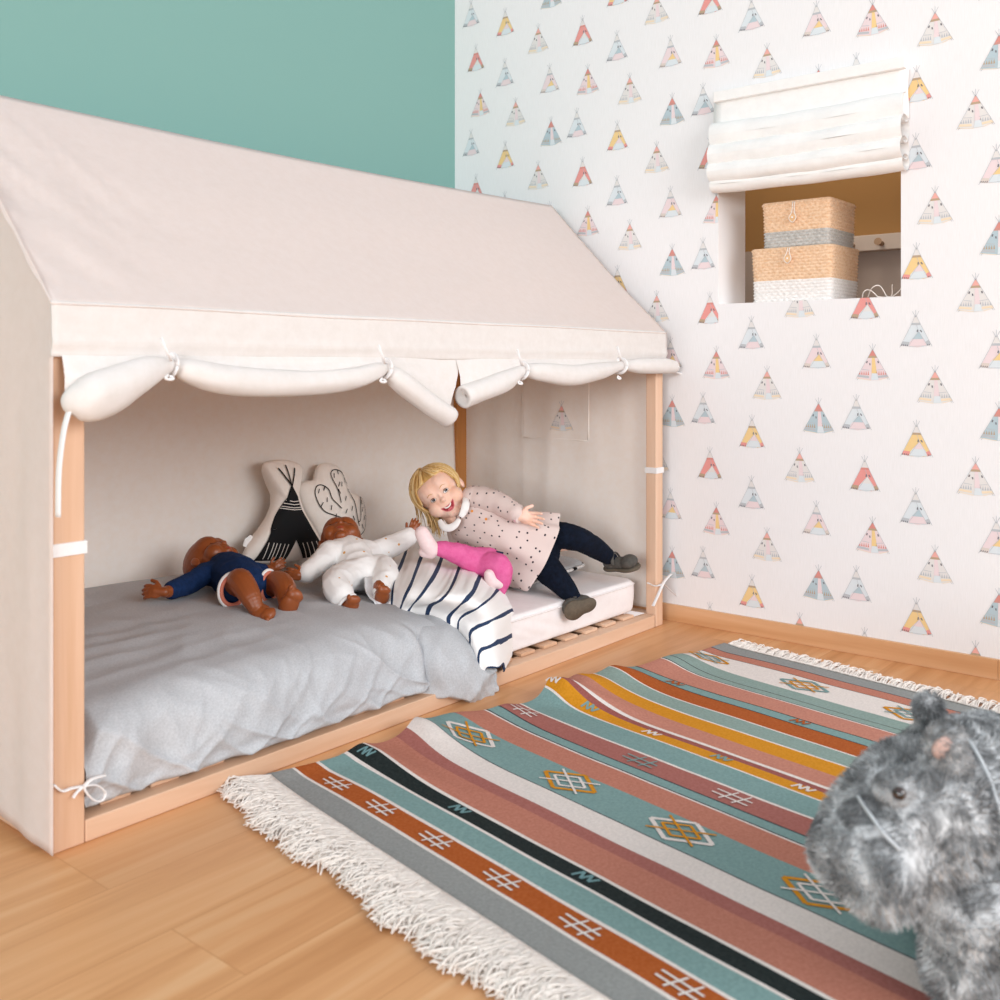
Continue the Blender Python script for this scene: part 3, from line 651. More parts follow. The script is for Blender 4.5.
ST = [(-.045, 'g'), (.028, 'w'), (.036, 'r'), (.09, 'w'), (.098, 't'), (.150, 'w'), (.157, 'k'), (.195, 'w'), (.203, 'c'), (.278, 'o'), (.312, 'w'), (.376, 'n'), (.379, 't'), (.488, 'c'), (.561, 'w'), (.566, 'n'), (.570, 't'), (.598, 'n'), (.602, 'o'), (.671, 'w'), (.678, 't'), (.758, 'w'), (.763, 'm'), (.800, 'd'), (.819, 'w'), (.830, 'p'), (.892, 'm'), (.954, 'w'), (.960, 's'), (1.025, 'w'), (1.030, 'r'), (1.10, 'k'), (1.104, 't'), (1.141, 'k'), (1.145, 'p'), (1.225, 'w'), (1.229, 'n'), (1.232, 's'), (1.258, 'n'), (1.261, 's'), (1.318, 'w'), (1.442, 'n'), (1.445, 'c'), (1.495, 'n'), (1.499, 'g'), (1.56, 'g')]
keys = list(RC); RM = []
for k in keys:
    c = RC[k]; c2 = ''.join('%02x' % max(0, int(c[i:i+2], 16)-16) for i in (0, 2, 4)); RM.append(cloth('rug_'+k.replace('T', 'tt'), c, c2, 160, .5, 1400))
us = []; um = []
for (a, k), (b, _) in zip(ST[:-1], ST[1:]):
    n = max(1, int((b-a)/.009+.5))
    for i in range(n): us.append(a+(b-a)*i/n); um.append(keys.index(k))
us.append(ST[-1][0]); RV = 1.34; NV = 130
rug = empty('woven_rug', ruv(.75, .6, 0), 'striped multicoloured woven rug with tasselled ends, wrinkled along the bed side, on the floor', 'rug')
mb = MB(); vv = [RV*(j/NV)**1.25 for j in range(NV+1)]
b = 0
for j in range(NV+1):
    for u in us: mb.v.append(rsurf(u+.002*nz(u*30, vv[j]*6), vv[j]))
n1 = len(us)
for j in range(NV):
    for i in range(n1-1): mb.f.append([j*n1+i, (j+1)*n1+i, (j+1)*n1+i+1, j*n1+i+1]); mb.m.append(um[i])
sfr = lambda u, v, off=.001: rsurf(u, v, off)
def rl(pts, w, k, off=.0015):
    for a, b in zip(pts[:-1], pts[1:]):
        A, B, C, D_ = line(a, b, w); m = max(1, int(math.hypot(b[0]-a[0], b[1]-a[1])/.008))
        mb.grid(lambda u, v: rsurf((A[0]*(1-u)+B[0]*u)*(1-v)+(D_[0]*(1-u)+C[0]*u)*v, (A[1]*(1-u)+B[1]*u)*(1-v)+(D_[1]*(1-u)+C[1]*u)*v, off), m, 1, keys.index(k))
def diamond(u, v, du, dv, outer, inner, cross):
    rl([(u-du, v), (u, v-dv), (u+du, v), (u, v+dv), (u-du, v)], .009, outer)
    rl([(u-du*.62, v), (u, v-dv*.62), (u+du*.62, v), (u, v+dv*.62), (u-du*.62, v)], .006, inner, .002)
    for s in (-1, 1): rl([(u-du*.75, v-s*dv*.75), (u+du*.75, v+s*dv*.75)], .005, cross, .0025)
for v, a, b in ((.12, 'w', 'm'), (.44, 'm', 'w'), (.74, 'w', 'm'), (1.04, 'm', 'w')): diamond(.438, v, .047, .075, a, b, b)
for v, a, b in ((.06, 'm', 't'), (.39, 't', 'm'), (.70, 'm', 't'), (1.0, 't', 'm')): diamond(1.382, v, .045, .075, a, b, b)
def hsh(u, v, du, dv, k):
    for s in (-.35, .35):
        rl([(u-du, v+s*dv), (u+du, v+s*dv+.012)], .0045, k, .002); rl([(u+s*du, v-dv), (u+s*du-.004, v+dv)], .0045, k, .002)
for v, k in ((.13, 'w'), (.29, 'w'), (.47, 'w'), (.66, 'w'), (.85, 'w'), (1.05, 'w')): hsh(.063, v, .021, .04, k)
for v, k in ((.06, 'w'), (.46, 't'), (.71, 'w'), (.95, 't')): hsh(.637, v, .026, .045, k)
def zig(u, v, k, s=1.0):
    pts = [(u-.012, v-.03*s), (u+.012, v-.02*s), (u-.010, v-.006*s), (u+.014, v+.002*s), (u-.008, v+.014*s), (u+.012, v+.026*s)]
    rl(pts, .006, k, .002)
for v, k in ((.0, 'w'), (.14, 't'), (.345, 'w'), (.55, 't'), (.76, 'w'), (.97, 't')): zig(.785, v+.02, k, .8)
for v, k in ((.05, 'T'), (.40, 'T'), (.75, 'T')): zig(.177, v, k, .8)
for v in (.16, .55, .95): zig(1.122, v, 'r', .8)
mb.build('woven_field', RM, rug, smooth=True)
# tasselled ends
M_fr = cloth('tassel_cotton', 'e6dbd2', 'f2e9e2', 90, .4, 900)
def fringe(u0, sgn, length, nst, messy, v0=.015, knot=False):
    mb = MB(); r = random.Random(5 if sgn > 0 else 9)
    for i in range(nst):
        v = v0+(RV-v0)*(i+.5)/nst; knots = int(v/.028); kk = (knots+.5)*.028
        ve = v+(kk-v)*(.7 if knot else .25)+r.uniform(-1, 1)*messy*.5
        ln = length*r.uniform(.7, 1.1)*(1 if not messy else .75+.5*abs(nz(v*7, 2)))
        p0 = rsurf(u0, min(max(v, .0), RV))+Vector((0, 0, .002)); mid = ruv(u0+sgn*ln*.45, v+(ve-v)*.8+r.uniform(-1, 1)*.003, .008+r.uniform(0, .012)); e1 = ruv(u0+sgn*ln*.8, ve+r.uniform(-1, 1)*.008, .006+r.uniform(0, .014*(1+messy*8))); e2 = ruv(u0+sgn*ln, ve+r.uniform(-1, 1)*(.010+messy*.3), .003+r.uniform(0, .012))
        mb.tube(cr([tuple(p0), tuple(mid), tuple(e1), tuple(e2)], 3), [.0017]*9+[.0012], 5)
    if knot:
        for i in range(int(RV/.028)):
            kk = (i+.5)*.028; mb.ell(ruv(u0+sgn*length*.40, kk+r.uniform(-1, 1)*.003, .010), (.008, .006, .007), nu=8, nv=6)
    return mb
fringe(1.558, 1, .072, 900, .004, knot=True).build('fringe', M_fr, rug, smooth=True)
fringe(-.038, -1, .135, 2600, .06).build('fringe', M_fr, rug, smooth=True)

# ------------------------------------------------------------ baskets in the wall opening
def basket_mat(name, low, zs, straw=('e2b892', 'f0cfb0')):
    t = NT(name); tc = t.n('ShaderNodeTexCoord'); sp = t.n('ShaderNodeSeparateXYZ'); t.l(tc.outputs['Object'], sp.inputs[0])
    n = t.n('ShaderNodeTexNoise', i_Scale=140.0, i_Detail=3.0); t.l(tc.outputs['Object'], n.inputs['Vector'])
    a = t.ramp(n.outputs[0], [(.35, straw[0]), (.65, straw[1])]); b = t.ramp(n.outputs[0], [(.35, low[0]), (.65, low[1])])
    g = t.n('ShaderNodeMath', operation='GREATER_THAN'); t.l(sp.outputs[2], g.inputs[0]); g.inputs[1].default_value = zs
    mx = t.n('ShaderNodeMix', data_type='RGBA'); t.l(g.outputs[0], mx.inputs[0]); t.l(b, mx.inputs[6]); t.l(a, mx.inputs[7]); t.l(mx.outputs[2], t.b.inputs['Base Color']); t.b.inputs['Roughness'].default_value = .9; return t.m
def basket(label, x0, x1, y0, y1, z0, h, low, zs):
    root = empty('woven_basket', ((x0+x1)/2, (y0+y1)/2, z0), label, 'basket', None); m = basket_mat('straw', low, zs)
    cx, cy = (x0+x1)/2, (y0+y1)/2; nr = int(h/.0105); ST_ = 6
    def loopf(u, z, o=0):
        tp = .5*.012*(1-z/h)*0+.0; n = 16; a = 2*PI*u; c, s = math.cos(a), math.sin(a); hx, hy = (x1-x0)/2-tp, (y1-y0)/2-tp
        k = (abs(c/hx)**n+abs(s/hy)**n)**(-1/n)*(.965+.035*z/h); per = math.atan2(s*hx, c*hy)
        w_ = math.sin(z/.0105*PI)**2; q = (c*k+s*k)*300
        bump = .0028*w_*(1+.55*math.sin(q+int(z/.0105)*PI))+.001*nz(c*9, s*9, z*30)+o
        return Vector((cx+c*k+c*bump, cy+s*k+s*bump, z0+z))
    mb = MB(); mb.grid(lambda u, v: loopf(u, v*h*.999), 420, nr*ST_, closeu=True)
    b0 = len(mb.v)-420; mb.grid(lambda u, v: Vector((cx, cy, z0+h-.002-.004*v)).lerp(loopf(u, h*.999), 1-v*.999), 420, 4, closeu=True)
    mb.build('basket_body', m, root, smooth=True)
    mb = MB(); mb.grid(lambda u, v: loopf(u, h-.012+.016*v, .0035*math.sin(PI*v)), 420, 6, closeu=True); mb.build('basket_rim', basket_mat('rim_straw', low, -9), root, smooth=True)
    return root, loopf
B1, f1 = basket('larger straw basket with a white lower band, under the smaller one in the opening', 2.25, 2.49, -.548, -.271, NZ0, .175, ('e8e2de', 'f4efec'), .072)
B2, f2 = basket('smaller straw basket with a grey lower band, stacked on top in the wall opening', 2.25, 2.475, -.541, -.310, NZ0+.179, .145, ('b0aca7', 'c9c5c0'), .052)
M_button = wood('button_wood', ('d9a878', 'e8bd90', 'f0cba4'), 'Y', 3, .5)
for root, (bx, by), zt in ((B2, (793, 218), NZ0+.179+.145), (B1, (788, 259), NZ0+.175)):
    c = atx(bx, by, 2.240); mb = MB()
    mb.tube([c+Vector((0, 0, 0)), c+Vector((-.004, 0, 0)), c+Vector((-.006, 0, 0))], [.0125, .0125, .010], 20)
    bt = mb.build('button', M_button, root, smooth=False)
    mb = MB(); mb.tube([c+Vector((-.0065, 0, .002)), c+Vector((-.0072, 0, .002))], .003, 10); mb.build('button_thread', M_white, bt)
    mb = MB()
    mb.tube(cr([(2.244, c.y-.004, zt), (2.236, c.y-.006, c.z+.02), (2.235, c.y-.012, c.z), (2.235, c.y, c.z-.014), (2.235, c.y+.012, c.z), (2.236, c.y+.003, c.z+.02), (2.244, c.y+.002, zt)], 5), .0016, 6)
    mb.build('cord_loop', M_fr, root, smooth=True)
mb = MB(); pts = cr([tuple(atx(*q)) for q in ((868, 297, 2.27), (872, 288, 2.22), (880, 286, 2.23), (888, 298, 2.25), (893, 296, 2.28), (900, 290, 2.3), (905, 280, 2.33))], 8)
pts = [(x, y, max(z, NZ0+.003)) for x, y, z in pts]
mb.tube(pts, .0016, 6); mb.tube([(x, y+.03+.01*math.sin(z*50), max(NZ0+.003, z-.012)) for x, y, z in pts], .0016, 6)
tag(mb.build('cotton_cord', M_fr, smooth=True), 'thin white cord lying looped on the sill of the wall opening', 'cord')
# roman blind bunched above the opening
bl = empty('rolled_blind', (WX-.03, -.47, 1.45), 'gathered white fabric blind pulled up above the wall opening', 'blind')
YB0, YB1 = -.80, -.172
def blindf(u, v):
    y = YB1+(YB0-YB1)*u; t = v; a = 2*PI*v; z = 1.505+.008*math.sin(u*PI)+.045*math.sin(a)*(1+.12*nz(u*3, 2)); x = WX-.052-.040*math.cos(a)*(1+.15*nz(u*4, v*3, 1))
    return (x, y, z)
for k, (zc, rxx, rz_) in enumerate(((1.487, .034, .024), (1.528, .044, .035), (1.585, .042, .042), (1.65, .036, .045))):
    def bf(u, v, zc=zc, rxx=rxx, rz_=rz_, k=k):
        a = 2*PI*v; y = YB1+(YB0-YB1)*u; z = zc+rz_*math.sin(a)*(1+.12*nz(u*4, k))-.006*math.sin(PI*u); x = WX-.004-rxx-rxx*math.cos(a)*(.95+.2*nz(u*5, v*2, k)); return (x, y, z)
    MB().grid(bf, 60, 24).build('blind_fold', M_white, bl, smooth=True)
MB().grid(lambda u, v: (WX-.02-.012*math.sin(v*3), YB1+.004+(YB0-YB1-.008)*u, 1.62+v*.16), 20, 6).build('blind_cloth', M_white, bl, smooth=True, solid=.002)
MB().box((WX-.045, YB0, 1.765), (WX-.003, YB1, 1.80)).build('headrail', M_white, bl, bevel=.003)
# shelf with pegs far behind
sh = empty('peg_shelf', (3.28, -.3, 1.38), 'white wall rail with pegs in the room seen through the wall opening', 'rail')
MB().box((3.30, -.75, 1.36), (3.348, .1, 1.425)).build('rail_board', flat('rail_white', 'd8cdc4', .7), sh, bevel=.003)
for i in range(7): MB().tube([(3.30, -.70+i*.12, 1.385), (3.27, -.70+i*.12, 1.385), (3.25, -.70+i*.12, 1.39)], [.010, .010, .016], 10).build('peg', flat('peg', 'a98d74', .6), sh)
# fill light added to brighten that room, no such lamp in view
pl = bpy.data.lights.new('beyond_fill_light', 'AREA'); pl.size = .5; pl.energy = 8; pl.color = (1, .88, .74); po = bpy.data.objects.new('beyond_fill_light', pl); COL.objects.link(po); po.location = (2.75, -.2, 2.4)

# ------------------------------------------------------------ figures: shared builders
def frameM(U, F):
    U = Vector(U).normalized(); F = Vector(F); F = (F-U*F.dot(U)).normalized(); X = U.cross(F)
    return Matrix((X, F, U)).transposed()
def headprims(mb, C, M, s, doll=False):
    E = lambda c, r: mb.ell(Vector(C)+M@(Vector(c)*s), tuple(v*s for v in r), M)
    E((0, -.015, .016), (.074, .086, .072)); E((0, .014, -.026), (.060, .060, .062))
    for x in (-1, 1):
        E((x*.032, .038, -.034), (.032, .032, .030)); E((x*.073, -.008, -.018), (.008, .014, .021)); E((x*.077, -.012, -.016), (.006, .010, .016))
        E((x*.016, .012, .020), (.050, .062, .050))
    E((0, .070, -.020), (.0105, .013, .009)); E((0, .060, -.006), (.008, .014, .018)); E((0, .046, -.074), (.022, .020, .016))
    for x in (-1, 1): E((x*.008, .067, -.0235), (.006, .008, .006))
    if doll: E((0, .064, -.050), (.016, .010, .007)); E((0, .062, -.057), (.013, .010, .006))
def hand(mb, wrist, d, nrm, s, curl=.5, side=1, palmlen=.052, spread=.12, fl=(.040, .046, .043, .033), fr=.0078):
    """palm, four unequal bent fingers and a thumb leaving the palm's side"""
    d = Vector(d).normalized(); nrm = Vector(nrm); nrm = (nrm-d*nrm.dot(d)).normalized(); sd = d.cross(nrm)*side; w0 = Vector(wrist)
    pal = w0+d*palmlen*.55*s
    M = Matrix((d, sd, nrm)).transposed(); mb.ell(pal, (palmlen*.62*s, .030*s, .015*s), M); cone(mb, w0-d*.01*s, pal, .020*s, .020*s, 12)
    for i in range(4):
        o = (i-1.5)*-.0155; b0 = w0+d*palmlen*(.98-.05*abs(i-1.2))*s+sd*(-o)*s; dd = (d+sd*(-o)*spread*30).normalized(); p = b0; c = 0
        for k, fr_ in enumerate((.42, .33, .28)):
            c += curl*(.5 if k == 0 else .8); q = p+(dd*math.cos(c)-nrm*math.sin(c)).normalized()*fl[i]*fr_*1.15*s
            cone(mb, p, q, (fr-.0006*k)*s, (fr-.0006*(k+1))*s, 9); p = q
    t0 = w0+d*palmlen*.30*s+sd*-.022*s; t1 = t0+(d*.55-sd*.8-nrm*.25).normalized()*.024*s; t2 = t1+(d*.85-sd*.35-nrm*.3).normalized()*.022*s
    cone(mb, t0, t1, .011*s, .009*s, 9); cone(mb, t1, t2, .009*s, .0078*s, 9)
def foot(mb, ankle, d, up, s):
    d = Vector(d).normalized(); up = Vector(up); up = (up-d*up.dot(d)).normalized(); sd = d.cross(up); a = Vector(ankle); M = Matrix((d, sd, up)).transposed()
    mb.ell(a+d*.010*s-up*.010*s, (.034*s, .022*s, .016*s), M); mb.ell(a-d*.010*s-up*.008*s, (.019*s, .017*s, .018*s), M); mb.ell(a+d*.036*s-up*.008*s, (.018*s, .0205*s, .0135*s), M)
    for i in range(5): mb.ell(a+d*(.050-.0032*i)*s+sd*(.0155-.0080*i)*s-up*.007*s, ((.0090 if i == 0 else .0074)*s, (.0062 if i == 0 else .0046)*s, (.0085 if i == 0 else .0070)*s), M)
def bvh_of(mb): return BVHTree.FromPolygons([tuple(v) for v in mb.v], mb.f)
class Face:
    def __init__(s, bvh, C, M, sc): s.b, s.C, s.M, s.s = bvh, Vector(C), M, sc
    def p(s, x, z, off=.0006):
        o = s.C+s.M@Vector((x*s.s, .2, z*s.s)); d = s.M@Vector((0, -1, 0)); h = s.b.ray_cast(o, d)
        q = h[0] if h[0] is not None else s.C+s.M@Vector((x*s.s, .07*s.s, z*s.s)); return q-d*off
    def ell(s, mb, cx, cz, rx, rz, mi, off=.0006, dome=0, rot=0):
        def fn(u, v):
            a = 2*PI*u; x, z = rx*v*math.cos(a), rz*v*math.sin(a); x, z = x*math.cos(rot)-z*math.sin(rot), x*math.sin(rot)+z*math.cos(rot)
            return s.p(cx+x, cz+z, off+dome*(1-v*v))
        mb.grid(fn, 24, 5, mi, closeu=True)
    def band(s, mb, top, bot, mi, off=.0006):
        n = len(top)-1
        def fn(u, v):
            k = min(int(u*n), n-1); f = u*n-k; a = [top[k][j]*(1-f)+top[k+1][j]*f for j in (0, 1)]; b = [bot[k][j]*(1-f)+bot[k+1][j]*f for j in (0, 1)]
            return s.p(a[0]*(1-v)+b[0]*v, a[1]*(1-v)+b[1]*v, off)
        mb.grid(fn, n, 5, mi)
    def arc(s, mb, pts, w, mi, off=.0008):
        q = cr(pts, 5); top = [(x, z+w/2*math.sin(PI*min(1, .15+i/(len(q)-1)))) for i, (x, z) in enumerate(q)]; bot = [(x, z-w/2) for x, z in q]; s.band(mb, top, bot, mi, off)

# ------------------------------------------------------------ the girl
g0 = P(535, 575, 3.27); girl = empty('person', (g0.x, g0.y, .165), 'laughing blonde toddler in a dotted dress, dark tights and grey shoes, reclining on the bed', 'person')
GC = P(439.5, 492.5, 3.34); GM = frameM(-.62*RT+.77*UP+.0*FW, -FW+.10*RT-.05*UP)
M_skin = flat('fair_skin', 'f0c0a4', .5, .35, sss=.15)
t = NT('fair_skin'); t.b.inputs['Roughness'].default_value = .5; t.b.inputs['Subsurface Weight'].default_value = .15; t.b.inputs['Subsurface Radius'].default_value = (.012, .005, .003); t.b.inputs['Subsurface Scale'].default_value = .4
n = t.n('ShaderNodeTexNoise', i_Scale=22.0, i_Detail=3.0); tc = t.n('ShaderNodeTexCoord'); t.l(tc.outputs['Object'], n.inputs['Vector']); t.l(t.ramp(n.outputs[0], [(.35, 'f0c0a6'), (.65, 'f6d2c0')]), t.b.inputs['Base Color']); M_skin = t.m
mb = MB(); headprims(mb, GC, GM, 1.0)
nk = GC+GM@Vector((-.004, -.012, -.05)); limb(mb, [nk, P(457, 517, 3.35), P(470, 524, 3.35)], [.038, .039, .045])
limb(mb, [P(466, 517, 3.36), P(490, 530, 3.33), P(520, 547, 3.32), P(540, 555, 3.30)], [.055, .055, .06, .062])
limb(mb, [P(474, 500, 3.34), P(498, 504, 3.28), P(518, 516, 3.22)], [.026, .023, .017])
limb(mb, [P(459, 528, 3.37), P(460, 540, 3.38), P(469, 553, 3.38)], [.026, .022, .017])
limb(mb, [P(540, 543, 3.32), P(576, 541, 3.32), P(611, 559, 3.40)], [.045, .03, .018]); limb(mb, [P(540, 560, 3.28), P(558, 580, 3.22), P(574, 599, 3.17)], [.045, .03, .018])
hand(mb, P(519, 516.5, 3.215), RT*.97-UP*.12-FW*.2, -FW*.9-UP*.3, .78, curl=-.18, side=1, spread=.30)
body = remesh(mb, .0024, 5); body.build('body', M_skin, girl, smooth=True)
F = Face(bvh_of(body), GC, GM, 1.0)
M_eyew = flat('eye_white_glint', 'f3eeec', .3, .5); M_iris = flat('iris', '2b2a30', .2, .6); M_pup = flat('pupil', '0d0b0c', .1, .6); M_lash = flat('lash', '6b4632', .7); M_mouth = flat('mouth_inside', '9c2f38', .5); M_lip = flat('lip', 'd8767a', .45); M_teeth = flat('teeth', 'f5efe6', .3); M_brow = flat('brow', 'c99a68', .8)
M_cheek = flat('cheek', 'f0a48e', .55)
for sx in (-1, 1):
    mb = MB(); F.ell(mb, sx*.0255, -.004, .0092, .0046, 0, .0004, .0009, sx*.08); F.ell(mb, sx*.0255+.0006, -.0036, .0058, .0046, 1, .0012, .0006); F.ell(mb, sx*.0255+.0006, -.0036, .0026, .0026, 2, .0021); F.ell(mb, sx*.0255-.0008, -.0018, .0010, .0010, 0, .0032)  # last small white disc on each iris is a painted catchlight
    F.arc(mb, [(sx*.0255-.0115, -.006), (sx*.0255-.006, .0015), (sx*.0255, .0030), (sx*.0255+.006, .0015), (sx*.0255+.0115, -.006)], .0024, 3, .0022)
    F.arc(mb, [(sx*.0255-.010, -.0075), (sx*.0255, -.0105), (sx*.0255+.010, -.0075)], .0012, 3, .0012)
    (mb.build('eye', [M_eyew, M_iris, M_pup, M_lash], girl, smooth=True))
    mb = MB(); F.arc(mb, [(sx*.0255-.012, .0145), (sx*.0255, .0185), (sx*.0255+.012, .0145)], .0028, 0, .0006); mb.build('eyebrow', M_brow, girl, smooth=True)
mb = MB()
tp = cr([(-.0225, -.0415), (-.012, -.0455), (0, -.0465), (.012, -.0450), (.0235, -.0400)], 5); bt = cr([(-.0225, -.0415), (-.014, -.0560), (0, -.0620), (.014, -.0570), (.0235, -.0400)], 5)
F.band(mb, [(x*1.10, z+.003) for x, z in tp], [(x*1.06, z-.0035) for x, z in bt], 1, .0005); F.band(mb, tp, bt, 0, .0011)
F.band(mb, [(x*.58, z-.0008) for x, z in tp], [(x*.58, z-.0055) for x, z in tp], 2, .0016)
F.ell(mb, 0, -.0575, .009, .003, 1, .0018)
mb.build('mouth', [M_mouth, M_lip, M_teeth], girl, smooth=True)
# hair
M_hair = [flat('blond_hair', 'd9b06c', .45, .4), flat('light_blond_hair', 'ecd09a', .4, .4), flat('dark_blond_hair', 'b98a4c', .5, .4)]
mb = MB(); rh = random.Random(11)
def hp(phi, th, k=1.0):   # phi 0 = front, + toward image right
    return Vector((.078*k*math.sin(th)*math.sin(phi), -.017+.090*k*math.sin(th)*math.cos(phi), .016+.077*k*math.cos(th)))
def hairline(phi):
    a = abs((phi+PI) % (2*PI)-PI); return R(57)+(R(118)-R(57))*sm(R(38), R(88), a)
mb.grid(lambda u, v: GC+GM@hp(2*PI*u, max(1e-3, v*hairline(2*PI*u)), 1.0), 60, 20, 0, closeu=True)
for i in range(760):
    phi = rh.uniform(-PI, PI); part = rh.uniform(-.1, .1); k0 = 1.0+rh.uniform(.004, .05)+(.09*rh.random() if phi < -.5 else 0); a = abs(phi); left = phi < 0
    pts = []; front = a < R(60)
    te = hairline(phi)*rh.uniform(.94, 1.04) if front else R(118)*rh.uniform(.9, 1.08)
    tend = 1.0; ph1 = phi+(math.copysign(R(38), phi) if front else 0)*rh.uniform(.6, 1.1)
    if front: te = R(88)*rh.uniform(.85, 1.1)
    for k in range(9):
        t_ = k/8; ph = phi+(ph1-phi)*t_; th = R(6)+(te-R(6))*t_; th = min(th, hairline(ph)*1.02) if front and abs(ph) < R(52) else th
        pts.append(GC+GM@hp(ph, th, k0+.03*math.sin(PI*t_)))
    if True:
        ln = (rh.uniform(.045, .095) if left else rh.uniform(.0, .012)) if a > R(55) else rh.uniform(0, .01)
        if a > R(140): ln = rh.uniform(.03, .07)
        p = pts[-1]; d = (pts[-1]-pts[-2]).normalized(); g = Vector((0, 0, -1))
        for k in range(5): d = (d*.75+g*.35+Vector((rh.uniform(-.1, .1), rh.uniform(-.1, .1), 0))).normalized(); p = p+d*ln/5; pts.append(p)
    rs = [.0022*(1-.75*(k/(len(pts)-1))**2) for k in range(len(pts))]
    mb.tube(pts, rs, 5, rh.choice((0, 0, 1, 1, 1, 2)))
for i in range(330):
    phi = math.copysign(rh.uniform(R(4), R(80)), rh.uniform(-1, .8)); k0 = 1.0+rh.uniform(.004, .03); ph1 = phi+math.copysign(rh.uniform(R(2), R(22)), phi); te = hairline(ph1)*rh.uniform(.92, 1.03)
    mb.tube([GC+GM@hp(phi+(ph1-phi)*k/8, R(6)+(te-R(6))*k/8, k0+.012*math.sin(PI*k/8)) for k in range(9)], [.0020*(1-.6*(k/8)**2) for k in range(9)], 5, rh.choice((0, 0, 1, 1, 2)))
mb.build('hair', M_hair, girl, smooth=True)
# dress
def dress_mat():
    t = NT('dotted_dress'); uv = t.n('ShaderNodeUVMap'); vo = t.n('ShaderNodeTexVoronoi', voronoi_dimensions='2D'); vo.inputs['Scale'].default_value = 34; vo.inputs['Randomness'].default_value = .75; t.l(uv.outputs[0], vo.inputs['Vector'])
    t.l(t.ramp(vo.outputs['Distance'], [(0, '3a3038'), (.095, 'dfccc6')], 'CONSTANT'), t.b.inputs['Base Color']); t.b.inputs['Roughness'].default_value = .9
    n = t.n('ShaderNodeTexNoise', i_Scale=400.0); t.bump(n.outputs[0], .2, .001); return t.m
M_dress = dress_mat()
ax = Vector((.887, .462)); pv = (RT*.462+UP*.887)
dn = [(458, 510, 3.345, .034, .032), (461, 512, 3.345, .070, .046), (466, 515, 3.34, .086, .058), (480, 523, 3.32, .082, .068), (500, 534, 3.30, .094, .080), (520, 545, 3.29, .116, .086), (536, 553.5, 3.28, .138, .088), (538, 555, 3.28, .139, .088), (536, 553.5, 3.28, .130, .080), (520, 545, 3.29, .10, .07), (512, 541, 3.29, .01, .01)]
dq = cr(dn, 8); sA = [0]
for a, b in zip(dq[:-1], dq[1:]): sA.append(sA[-1]+math.hypot(a[0]-b[0], a[1]-b[1])/305)
def drs(u, v):
    k = min(int(v*(len(dq)-1)+.5), len(dq)-1); x, y, D, a, b = dq[k]; th = 2*PI*u; s = min(1, sA[k]/.28)
    pl_ = 1+.055*s*math.sin(8*th+1.3)+.03*s*nz(math.cos(th)*3, math.sin(th)*3, s*3)+.02*ridge(u*9, s*2)
    c = P(x, y, D); lag = -.022*math.sin(th)**2*0
    low = RT*(.887)*(.03*s*s*(math.cos(th)-1)*-.35)*0
    p = c+pv*a*math.cos(th)*pl_-FW*b*math.sin(th)*pl_+low+(RT*.887-UP*.462)*(.022*s*s*math.sin(th))
    if p.z < .175 and s > .3: p.z = .175+(p.z-.175)*.15
    return p
MB().grid(drs, 140, len(dq)-1, closeu=True, uvfn=lambda u, v: (u*.62, sA[min(int(v*(len(dq)-1)+.5), len(dq)-1)])).build('dress', M_dress, girl, smooth=True)
def sleeve(nodes, name='sleeve'):
    q = cr(nodes, 8); pts = [P(a, b, c) for a, b, c, r in q]; n = 26; L_ = [0]
    for a, b in zip(pts[:-1], pts[1:]): L_.append(L_[-1]+(b-a).length)
    rings = []
    for i, p in enumerate(pts):
        d = (pts[min(i+1, len(pts)-1)]-pts[max(i-1, 0)]).normalized(); a = FW.cross(d).normalized(); b = a.cross(d); r = q[i][3]*(1+.05*ridge(i*.22, 3)); rings.append([p+(a*math.cos(2*PI*k/n)+b*math.sin(2*PI*k/n))*r*(1+.04*nz(i*.3, math.cos(2*PI*k/n)*2, math.sin(2*PI*k/n)*2)) for k in range(n)])
    mb = MB(); mb.grid(lambda u, v: rings[min(int(v*(len(rings)-1)+.5), len(rings)-1)][int(u*n+.5) % n], n, len(rings)-1, closeu=True, uvfn=lambda u, v: (u*.19, L_[min(int(v*(len(rings)-1)+.5), len(rings)-1)]+.3))
    return mb.build(name, M_dress, girl, smooth=True)
sleeve([(467, 505, 3.34, .012), (470, 500, 3.33, .038), (478, 499, 3.32, .042), (497, 503, 3.28, .037), (512, 511, 3.24, .031), (517, 514, 3.225, .0295), (517.5, 514.5, 3.225, .024), (512, 511, 3.24, .012)])
sleeve([(462, 524, 3.36, .012), (459, 527, 3.37, .034), (459, 536, 3.38, .036), (464, 547, 3.38, .032), (470, 555, 3.38, .026), (470, 555, 3.38, .008)])
MB().tube([P(515.5, 513.5, 3.225), P(517.5, 515, 3.222), P(519.5, 516, 3.218), P(520, 516.3, 3.217)], [.022, .0255, .0245, .019], 20).build('cuff', flat('pink_cuff', 'e0a8b8', .8), girl, smooth=True)
mb = MB()
for pts in (((439.5, 520, 3.265), (443, 526.5, 3.245), (449, 528, 3.24), (455, 525, 3.24), (459.5, 519, 3.245)), ((460.5, 517, 3.245), (464, 511, 3.25), (466, 503, 3.265), (465, 498, 3.29))):
    q = cr(pts, 6); mb.tube([P(*p) for p in q], [.013*math.sqrt(max(.05, math.sin(PI*(.08+.84*i/(len(q)-1))))) for i in range(len(q))], 12, ell=.38, upv=tuple(-FW))
mb.build('collar', M_white, girl, smooth=True)
for x, y in ((472, 511), (486, 519)):
    c = P(x, y, 3.235); MB().tube([c, c-FW*.005], .0042, 12).build('button', flat('orange_button', 'd98a3c', .5), girl)
